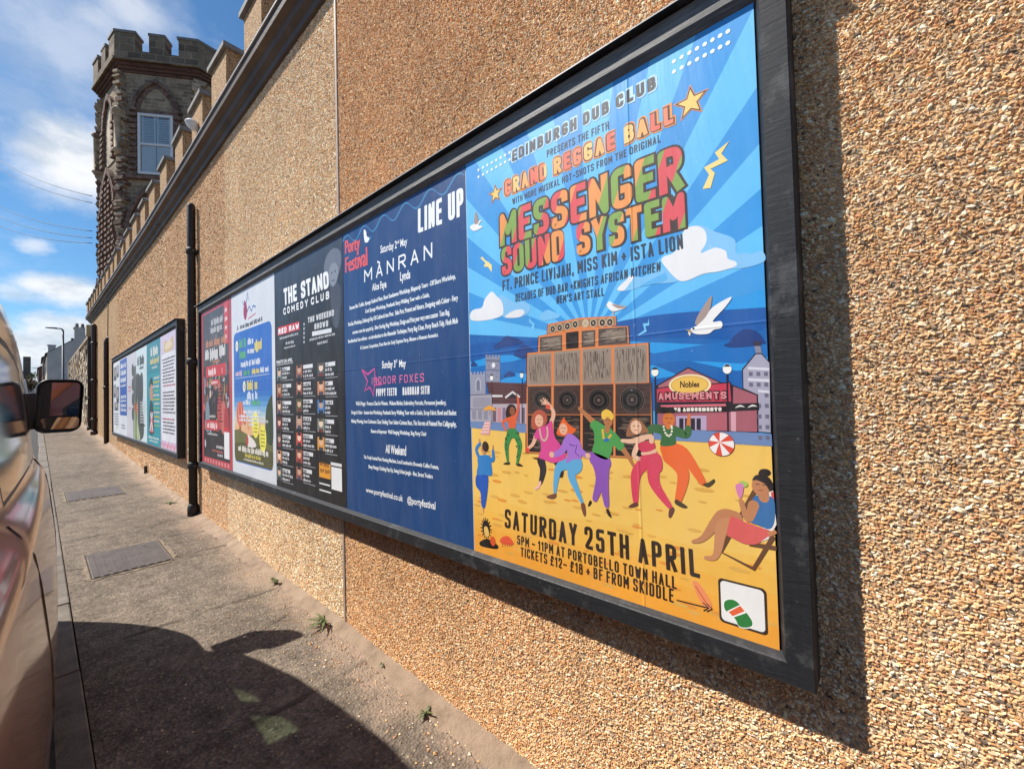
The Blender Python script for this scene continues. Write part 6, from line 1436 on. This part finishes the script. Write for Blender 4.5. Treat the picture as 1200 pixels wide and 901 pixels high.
p, q = S.uv(324, 427), S.uv(343, 423.5); S.tr("WHAT'S ON: APRIL", p[0], p[1], q[0], p[1]+26, w, 3, .03); S.rect(p[0], p[1]-10, q[0]+10, p[1]-7, w, 3)
S.end('lettering')
S.begin(); r5 = random.Random(9)
cols = [((33, 148, 57, 62, 122, 72), 7, 91), ((140, 135, 172, 178, 245, 70), 7, 93), ((258, 122, 296, 300, 368, 74), 5, 102)]
tcol = [['7f8a8c', 'a86a4c', '96685a', '7c2f30', '4a3138', 'cf8a62', '63716e'], ['a5604a', '9a5a48', '5a5a3c', 'b98e80', 'd0483f', 'b0503f', '9a5a48'], ['50545a', 'd0875c', '3f7fc0', '7a8880', 'dd9a3c']]
for ci, ((x0, y0, x1, xa, xb, hh), n_, st) in enumerate(cols):
    for i in range(n_):
        y = y0+i*st
        p, q = T((x0, y+hh), (x1, y)); a = S.uv(318+x0/4.744, 400+(y+hh)/4.744); t_ = S.uv(318+x0/4.744, 400+y/4.744); e = S.uv(318+x1/4.744, 400+y/4.744)
        c = tcol[ci][i]; S.rect(a[0], a[1], e[0], t_[1], c, 3)
        S.ell((a[0]+e[0])/2, (a[1]+t_[1])/2+10, (e[0]-a[0])*.30, (t_[1]-a[1])*.26, ('e3b79b', 'caa389', 'f0d2b8')[(i+ci) % 3], 3.3); S.rect(a[0]+(e[0]-a[0])*.2, a[1], e[0]-(e[0]-a[0])*.2, a[1]+(t_[1]-a[1])*.25, ('2c2c34', '3b4a63', '7a2f2c')[(i*2+ci) % 3], 3.3); S.ell((a[0]+e[0])/2, (a[1]+t_[1])/2+32, (e[0]-a[0])*.30, (t_[1]-a[1])*.12, ('33231e', '5d4a3a', '2b2b30')[(i+2*ci) % 3], 3.5)
        ua, ub = S.uv(318+xa/4.744, 400+(y+10)/4.744), S.uv(318+xb/4.744, 400+y/4.744)
        top = t_[1]-4; S.rect(ua[0], top-24, ua[0]+(ub[0]-ua[0])*r5.uniform(.6, .85), top, 'dfe0e2', 3)
        S.words(ua[0]+3, top-21, ua[0]+(ub[0]-ua[0])*.58, top-4, '3a3a42', 3.3, i+50*ci); S.words(ua[0], top-50, ua[0]+(ub[0]-ua[0])*r5.uniform(.5, 1), top-33, 'dcdde0', 3, 7+i+50*ci); S.words(ua[0], top-78, ua[0]+(ub[0]-ua[0])*r5.uniform(.4, .95), top-61, 'dcdde0', 3, 99+i+50*ci); S.rect(ua[0], top-92, ub[0], top-89, 'b9bac0', 3)
a, e = T((268, 752), (330, 686)); S.rect(a[0], a[1], e[0], e[1], 'e39a2e', 3); S.words(a[0]+12, a[1]+70, e[0]-12, a[1]+96, '7c4a18', 3.4, 4); S.words(a[0]+12, a[1]+32, e[0]-12, a[1]+56, '7c4a18', 3.4, 5)
a, e = T((336, 820), (392, 695)); S.rect(a[0], a[1], e[0], e[1]-12, 'e7e8ea', 3); S.rect(a[0]-5, e[1]-4, e[0], e[1]+14, 'dcdde0', 3); a = T((268, 790))[0]; S.rect(a[0], a[1], a[0]+140, a[1]+9, 'dcdde0', 3); S.rect(a[0], a[1]-40, a[0]+150, a[1]-31, 'dcdde0', 3)
S.end('listings')

# ======================== white and blue racecourse style poster
S = Sheet(3, 'poster', 'white poster with a rounded blue panel, coloured lettering and yellow ovals')
def rr_rect(S, u0, v0, u1, v1, r, col, L):
    out = []
    for (cx, cy, a0) in ((u1-r, v1-r, 0), (u0+r, v1-r, 90), (u0+r, v0+r, 180), (u1-r, v0+r, 270)): out += [(cx+r*math.cos(R(a0+15*k)), cy+r*math.sin(R(a0+15*k))) for k in range(7)]
    S.poly(out, col, L)
S.begin(); S.rect(2, -4, 1012, 1524, 'd3d6dc', 0); U0, U1 = 62, 950
rr_rect(S, U0, 92, U1, 1190, 62, '2768bb', 1)
for i, c in enumerate(('2f72be', '4788c8', '629dd0', '84b3d6', 'a9c4d2', 'c8c6b8', 'd9bd9c', 'e2b184')): S.rect(U0, 330, U1, 680-i*40, c, 1.3+i*.13)
S.poly([(U0, 155), (U0, 360), (180, 370), (420, 330), (620, 335), (760, 380), (U1, 430), (U1, 155), (U1-20, 100), (U0+20, 100)], '6b6a3e', 2.4); S.poly([(U0, 155), (U0, 250), (400, 270), (U1, 230), (U1, 155), (U1-20, 100), (U0+20, 100)], '57532f', 2.6)
S.blob([(800, 380), (815, 520), (860, 590), (930, 640), (U1, 600), (U1, 300), (820, 300)], '3a4630', 2.5)
for (u, v, ru, rv, c) in ((215, 500, 92, 108, 'd76452'), (215, 500, 52, 106, 'e28a74'), (215, 500, 18, 104, 'c24a40'), (330, 470, 46, 66, 'cf6a50'), (430, 430, 40, 60, 'd99a6a')): S.ell(u, v, ru, rv, c, 3)
S.poly([(190, 392), (240, 392), (232, 340), (198, 340)], '8a5a3a', 3)
for (u, v) in ((590, 420), (745, 320)): S.ell(u, v, 74, 106, 'ece25a', 3.2); [S.words(u-44, v+50-i*28, u+44, v+62-i*28, '5d5a2a', 3.5, i) for i in range(5)]
S.blob([(380, 250), (400, 330), (470, 320), (560, 290), (600, 250), (480, 235)], 'e4ddd6', 3.3); S.blob([(370, 250), (385, 330), (420, 300), (410, 250)], 'c23a3a', 3.5); S.end('printed_sheet')
S.begin()
S.blob([(330, 1320), (350, 1430), (400, 1400), (420, 1330), (380, 1270)], 'a02a52', 2); S.line([(395, 1400), (440, 1490), (450, 1420)], 12, '5a7fb0', 2); S.line([(300, 1440), (350, 1380)], 10, '8f9dc0', 2); S.line([(420, 1330), (470, 1370), (520, 1320), (560, 1360), (620, 1340)], 13, '3f67a8', 2); S.line([(440, 1270), (620, 1290)], 9, 'cf6a72', 2)
S.poly([(150, 1205), (175, 1255), (200, 1205), (178, 1222)], '4a4c54', 2); S.words(240, 1212, 760, 1244, '53555e', 2, 3)
Y_, Gn, Wh = 'efd75a', '62b866', 'e9eef4'
def row(v, h, parts, seed):
    for i, (a, b_, c) in enumerate(parts): S.words(a, v, b_, v+h, c, 3, seed+i)
S.ell(150, 1075, 34, 46, 'efe9c8', 3); S.rect(143, 1055, 157, 1095, '2f62a8', 3.3)
row(1050, 74, [(220, 390, Gn)], 1); row(960, 74, [(220, 390, Gn)], 2); row(1060, 52, [(430, 570, Wh)], 3); row(990, 34, [(420, 570, Wh)], 4); row(1000, 82, [(590, 750, Y_)], 5); row(890, 44, [(250, 490, Wh), (520, 720, Wh)], 6); row(820, 42, [(110, 300, 'e6c9d8'), (320, 500, Gn), (520, 690, Y_), (710, 880, Wh)], 9); S.rect(100, 798, 900, 803, 'b9cbe0', 3)
S.ell(330, 725, 34, 46, 'efe9c8', 3); S.rect(323, 705, 337, 745, '2f62a8', 3.3); row(695, 76, [(400, 640, Y_)], 12); row(620, 62, [(400, 640, Wh)], 13); row(575, 40, [(300, 480, Wh), (510, 700, Gn)], 14)
S.end('lettering')
S.begin(); w = Wh
for i, (v, h, a, b_, c) in enumerate(((505, 30, 300, 720, w), (470, 24, 200, 800, w), (440, 22, 200, 860, w), (410, 18, 430, 560, w))): S.words(a, v, b_, v+h, c, 3.6, 30+i)
S.words(160, 190, 860, 236, 'efe9dc', 3.6, 41); S.words(330, 150, 700, 178, 'd9c95a', 3.6, 42); S.words(300, 122, 760, 138, 'e4e0d2', 3.6, 43); S.end('small_print')

# ======================== red and black poster
S = Sheet(4, 'poster', 'red bordered black poster with a crowded figure scene, farthest left on the long board')
S.begin(); S.rect(2, -4, 1012, 1524, 'b8434a', 0); S.rect(70, 60, 940, 1490, '4b474a', 1)
r6 = random.Random(21)
for i in range(90):
    a = r6.uniform(0, 6.28); c = (520, 1320); l = r6.uniform(160, 620); S.line([(c[0]+80*math.cos(a), c[1]+70*math.sin(a)), cl_ if (cl_ := (c[0]+l*math.cos(a), c[1]+l*.7*math.sin(a))) and 80 < cl_[0] < 930 and 1000 < cl_[1] < 1480 else (c[0]+150*math.cos(a), c[1]+110*math.sin(a))], 4, r6.choice(('77747a', '5f5c62', '8a878c')), 1.4)
S.rect(70, 330, 940, 960, '3b3437', 1.5)
for i in range(120):
    u, v = r6.uniform(90, 920), r6.uniform(350, 940); S.ell(u, v, r6.uniform(12, 46), r6.uniform(20, 70), r6.choice(('6d7f92', '8c9a58', '2b2729', '8a3a3c', '9fb3c4', '3d3a40', 'c26a5e', '5a4a4c')), 1.7+i*.006, 10)
for (u, v, c) in ((330, 560, '2a2426'), (470, 640, '3a3034'), (640, 560, 'b84a4a'), (760, 520, 'c86a62'), (850, 470, 'a83a40'), (220, 520, '7f8c98')):
    S.blob([(u-60, v-190), (u-70, v), (u-30, v+90), (u+30, v+90), (u+70, v), (u+60, v-190)], c, 2.6); S.ell(u, v+125, 30, 40, r6.choice(('c99a80', 'e0b8a0', '8a5f4c')), 2.8)
for i in range(10): S.line([(600+r6.uniform(-60, 60), 420+i*34), (700+r6.uniform(-50, 50), 425+i*34)], 10, '2b2729', 2.9)
S.rect(70, 60, 940, 330, '2f2b2d', 2); S.rect(800, 1130, 930, 1524, 'c84a50', 2.2); S.end('printed_sheet')
S.begin()
S.words(380, 1350, 760, 1410, 'c9c7ca', 3, 1); S.words(360, 1275, 740, 1335, 'c9c7ca', 3, 2); S.words(180, 1150, 880, 1220, 'c98a6a', 3, 3); S.words(150, 1030, 860, 1130, 'e3e0e0', 3, 4); S.words(430, 980, 660, 1010, 'c98a6a', 3, 5)
S.rect(170, 850, 850, 960, 'c2363f', 3); S.words(260, 870, 740, 935, 'f0dcdc', 3.3, 6); S.rect(340, 770, 640, 820, 'c2363f', 3); S.words(370, 780, 610, 808, 'f0dcdc', 3.3, 7); S.rect(170, 330, 590, 430, 'c2363f', 3); S.words(210, 350, 550, 410, 'f0dcdc', 3.3, 8); S.words(300, 455, 500, 480, 'd9d4d4', 3, 9); S.words(220, 285, 560, 305, 'd9d4d4', 3, 10)
S.rect(775, 90, 930, 330, 'e4e2e3', 3); S.rect(775, 335, 930, 372, 'c2363f', 3); S.words(520, 170, 760, 195, 'd9d4d4', 3, 11); S.words(380, 130, 740, 150, 'c86a62', 3, 12); S.words(560, 95, 740, 118, 'd9d4d4', 3, 13); S.ell(130, 190, 26, 40, 'b9b4b6', 3)
for i in range(9): S.rect(110+i*95, 10, 160+i*95, 46, 'd9868a', 3)
for i in range(4): S.words(830, 1180+i*80, 910, 1215+i*80, 'f0dcdc', 3, 60+i)
S.end('lettering')

# ======================== six posters on the board beyond
def small(i, label): return Sheet(0, 'poster', label, 6.19+1.0735*i)
PW_keep = PW_; PW_ = 1.0715
def fin(S, nm='printed_sheet'): S.end(nm)
S = small(0, 'white and pink poster full of fine black print, nearest on the smaller board'); S.begin(); S.rect(2, -4, 1068, 1524, 'cdbdd0', 0)
S.blob([(90, 180), (80, 1150), (200, 1260), (860, 1260), (990, 1150), (990, 200), (800, 110), (250, 110)], 'dcdae0', 1); S.blob([(250, 1300), (330, 1440), (560, 1400), (800, 1450), (830, 1310), (560, 1270)], 'c9ae84', 1.5); S.blob([(330, 1320), (400, 1400), (700, 1400), (740, 1330)], 'd9c6a4', 1.8)
for i in range(23):
    if i in (9, 17): continue
    S.words(140+(i % 3)*20, 1180-i*44, 930-(i % 4)*25, 1202-i*44, 'c0607a' if i in (8, 18) else '4a4652', 2, i)
for i in range(16): S.ell(40+i*68, 55+22*math.sin(i*2), 40, 34, ('d58aa4', 'c9a0c4', 'e0a0a8')[i % 3], 1.2)
fin(S)
S = small(1, 'teal poster with pale lettering and a red trousered figure on the smaller board'); S.begin(); S.rect(2, -4, 1068, 1524, '1a8f9c', 0); S.rect(2, 1050, 1068, 1524, '177f8e', .5)
S.words(330, 1310, 980, 1440, 'e6e2da', 2, 1); S.words(300, 1190, 980, 1280, 'e0cf86', 2, 2); S.words(420, 1120, 860, 1150, 'dfe9ea', 2, 3)
for i in range(12): S.words(600-(i % 3)*60, 960-i*62, 1000, 995-i*62, ('e6e2da', 'd9d268', 'e6e2da', '8fd0a0')[i % 4], 2, 5+i)
S.blob([(240, 820), (360, 930), (480, 860), (500, 700), (380, 640), (260, 700)], 'c08a72', 2); S.blob([(220, 860), (300, 980), (440, 980), (520, 860), (400, 900)], '2a3138', 2.3); S.blob([(180, 180), (200, 520), (280, 640), (420, 640), (520, 520), (560, 180)], '33424c', 2.2)
S.poly([(230, 180), (300, 480), (470, 480), (520, 180)], 'b8484c', 2.5); S.line([(240, 200), (480, 470)], 40, 'dfe4e8', 2.8); S.line([(500, 200), (300, 470)], 40, 'dfe4e8', 2.8); S.line([(370, 190), (385, 480)], 50, 'dfe4e8', 2.9); S.line([(370, 190), (385, 480)], 26, 'b8484c', 3.1)
S.words(120, 90, 950, 120, 'dfe9ea', 2, 31); S.words(200, 45, 860, 70, 'dfe9ea', 2, 32); fin(S)
S = small(2, 'white poster with a dark guitar body, beside the teal one'); S.begin(); S.rect(2, -4, 1068, 1524, 'c9d6da', 0)
S.blob([(2, 350), (2, 1050), (200, 1120), (420, 1080), (560, 1120), (700, 1060), (720, 760), (640, 560), (760, 380), (760, 120), (500, 20), (2, 10)], '454a4c', 1); S.words(150, 1250, 900, 1400, '2f3335', 2, 1); S.words(380, 1180, 760, 1220, '54585a', 2, 2)
for i in range(9): S.words(420, 620-i*46, 900, 648-i*46, 'd9dcdc' if i < 8 else '3a3a3a', 2.2, 3+i)
S.blob([(40, 30), (120, 560), (180, 700), (200, 300), (420, 30)], 'a8b08a', 1.6); S.blob([(2, 500), (60, 640), (140, 520), (80, 420)], 'd05a3a', 2); fin(S)
S = small(3, 'pale grey poster with dark guitar tuning pegs on the smaller board'); S.begin(); S.rect(2, -4, 1068, 1524, 'c6c4cc', 0); S.rect(760, 10, 1068, 1270, '5c625c', 1)
for i in range(4): S.blob([(600, 1270-i*260), (690, 1330-i*260), (800, 1270-i*260), (800, 1140-i*260), (690, 1100-i*260), (600, 1160-i*260)], '4d5054', 1.5)
S.blob([(820, 30), (860, 400), (950, 700), (1000, 400), (1010, 30)], '93a878', 1.8); S.ell(930, 560, 60, 70, 'd0603f', 2); S.words(150, 900, 560, 940, 'd08a96', 2, 1); S.words(150, 840, 500, 870, 'd08a96', 2, 2); S.words(180, 520, 480, 550, 'd08a96', 2, 3); fin(S)
S = small(4, 'royal blue and white poster with white headings on the smaller board'); S.begin(); S.rect(2, -4, 1068, 1524, 'd3d6dc', 0); S.rect(60, 390, 1040, 1500, '2456a8', 1)
for i, (v, h) in enumerate(((1330, 100), (1190, 100), (1050, 100), (960, 40), (730, 60), (660, 40), (560, 60), (470, 60))): S.words(170, v, 930, v+h, 'e9eef4', 2, i)
S.words(220, 180, 820, 210, '8a8c94', 2, 20); S.words(260, 130, 780, 155, '8a8c94', 2, 21); fin(S)
S = small(5, 'white poster with grey photographs, at the far end of the smaller board'); S.begin(); S.rect(2, -4, 1068, 1524, 'd6d8dc', 0)
for (a, c, d, e, k) in ((90, 1130, 560, 1420, '6d7076'), (520, 1180, 980, 1440, '9a9ca2'), (60, 760, 480, 1040, '85888e'), (540, 640, 960, 980, '5f6268'), (180, 480, 860, 660, '7a7d84')): S.rect(a, c, d, e, k, 1); S.ell((a+d)/2, (c+e)/2+20, (d-a)*.2, (e-c)*.3, 'b9aaa2', 1.4); S.rect((a+d)/2-(d-a)*.22, c, (a+d)/2+(d-a)*.22, c+(e-c)*.3, '3d4046', 1.5)
for i in range(5): S.words(160, 400-i*55, 900, 424-i*55, '6a6c74', 2, i)
S.ell(620, 130, 60, 50, 'c9a86a', 2); fin(S)
PW_ = PW_keep

# ---------------------------------------------------------------- weeds and loose chips
def weed(x, y, n, h, label, spread=.09, w=.008, tall=False):
    o = thing('weed', (x, y, gz(y)), label, 'weed'); b = MB()
    for i in range(n):
        a = random.uniform(0, 6.28); l = h*random.uniform(.6, 1.2); e = spread*random.uniform(.4, 1.2)
        if tall and i == 0: l *= 2.2; e *= .15
        d = Vector((math.cos(a), math.sin(a), 0)); d.x = -abs(d.x) if x > -.02 else d.x; s_ = Vector((-d.y, d.x, 0))*w*random.uniform(.6, 1.3); base = Vector((x, y, gz(y)+.004))
        p = [base, base+d*e*.35+Vector((0, 0, l*.55)), base+d*e*.8+Vector((0, 0, l*.85)), base+d*e*1.25+Vector((0, 0, l*.7))]
        b.face([p[0]-s_*.3, p[0]+s_*.3, p[1]+s_, p[1]-s_]); b.face([p[1]-s_, p[1]+s_, p[2]+s_*.8, p[2]-s_*.8]); b.face([p[2]-s_*.8, p[2]+s_*.8, p[3]])
    b.build('leaves', MATS['leaf_green'], o); b = MB(); b.tube([(x, y, gz(y)-.01), (x-.002, y, gz(y)+.02)], [.006, .003], 6); b.build('stem', MATS['leaf_green'], o)
weed(.00, 2.32, 20, .045, 'largest grassy weed at the foot of the thin joint strip in the wall', .10, .006, True)
weed(.01, 3.10, 16, .034, 'small round leafy weed at the foot of the wall under the comedy club poster', .05, .010)
weed(-.03, 1.31, 10, .024, 'tiny weed in the mortar at the wall foot nearest the camera', .035, .007)
weed(.02, 1.72, 8, .022, 'smallest green sprout at the wall foot between two other weeds', .02, .005)
weed(-.06, 6.3, 12, .012, 'flat patch of moss like weed on the pavement beside the drainpipe foot', .07, .012)
n = 1100; V, F, C = [], [], []
for i in range(n):
    y = random.uniform(.2, 7) if i % 3 else random.uniform(.3, 3); x = -.02-abs(random.gauss(0, .16)) if i % 4 else random.uniform(-.95, 0); s = random.uniform(.0018, .0055)*(1.6 if random.random() < .05 else 1); c = random.choice(PAL)
    z = gz(y)+.003; k = len(V)
    V += [(x+s*random.uniform(.6, 1.3)*math.cos(a), y+s*random.uniform(.8, 1.6)*math.sin(a), z) for a in (0, 1.57, 3.14, 4.71)]+[(x+s*random.uniform(-.2, .2), y, z+s*random.uniform(.6, 1.1))]
    F += [(k+j, k+(j+1) % 4, k+4) for j in range(4)]; C += [tuple(c)]*5
o = np_mesh('loose_chips', np.array(V), np.array(F), np.zeros(len(F)), np.array(C), [MATS['harl_chips']]); tag(o, kind='stuff')
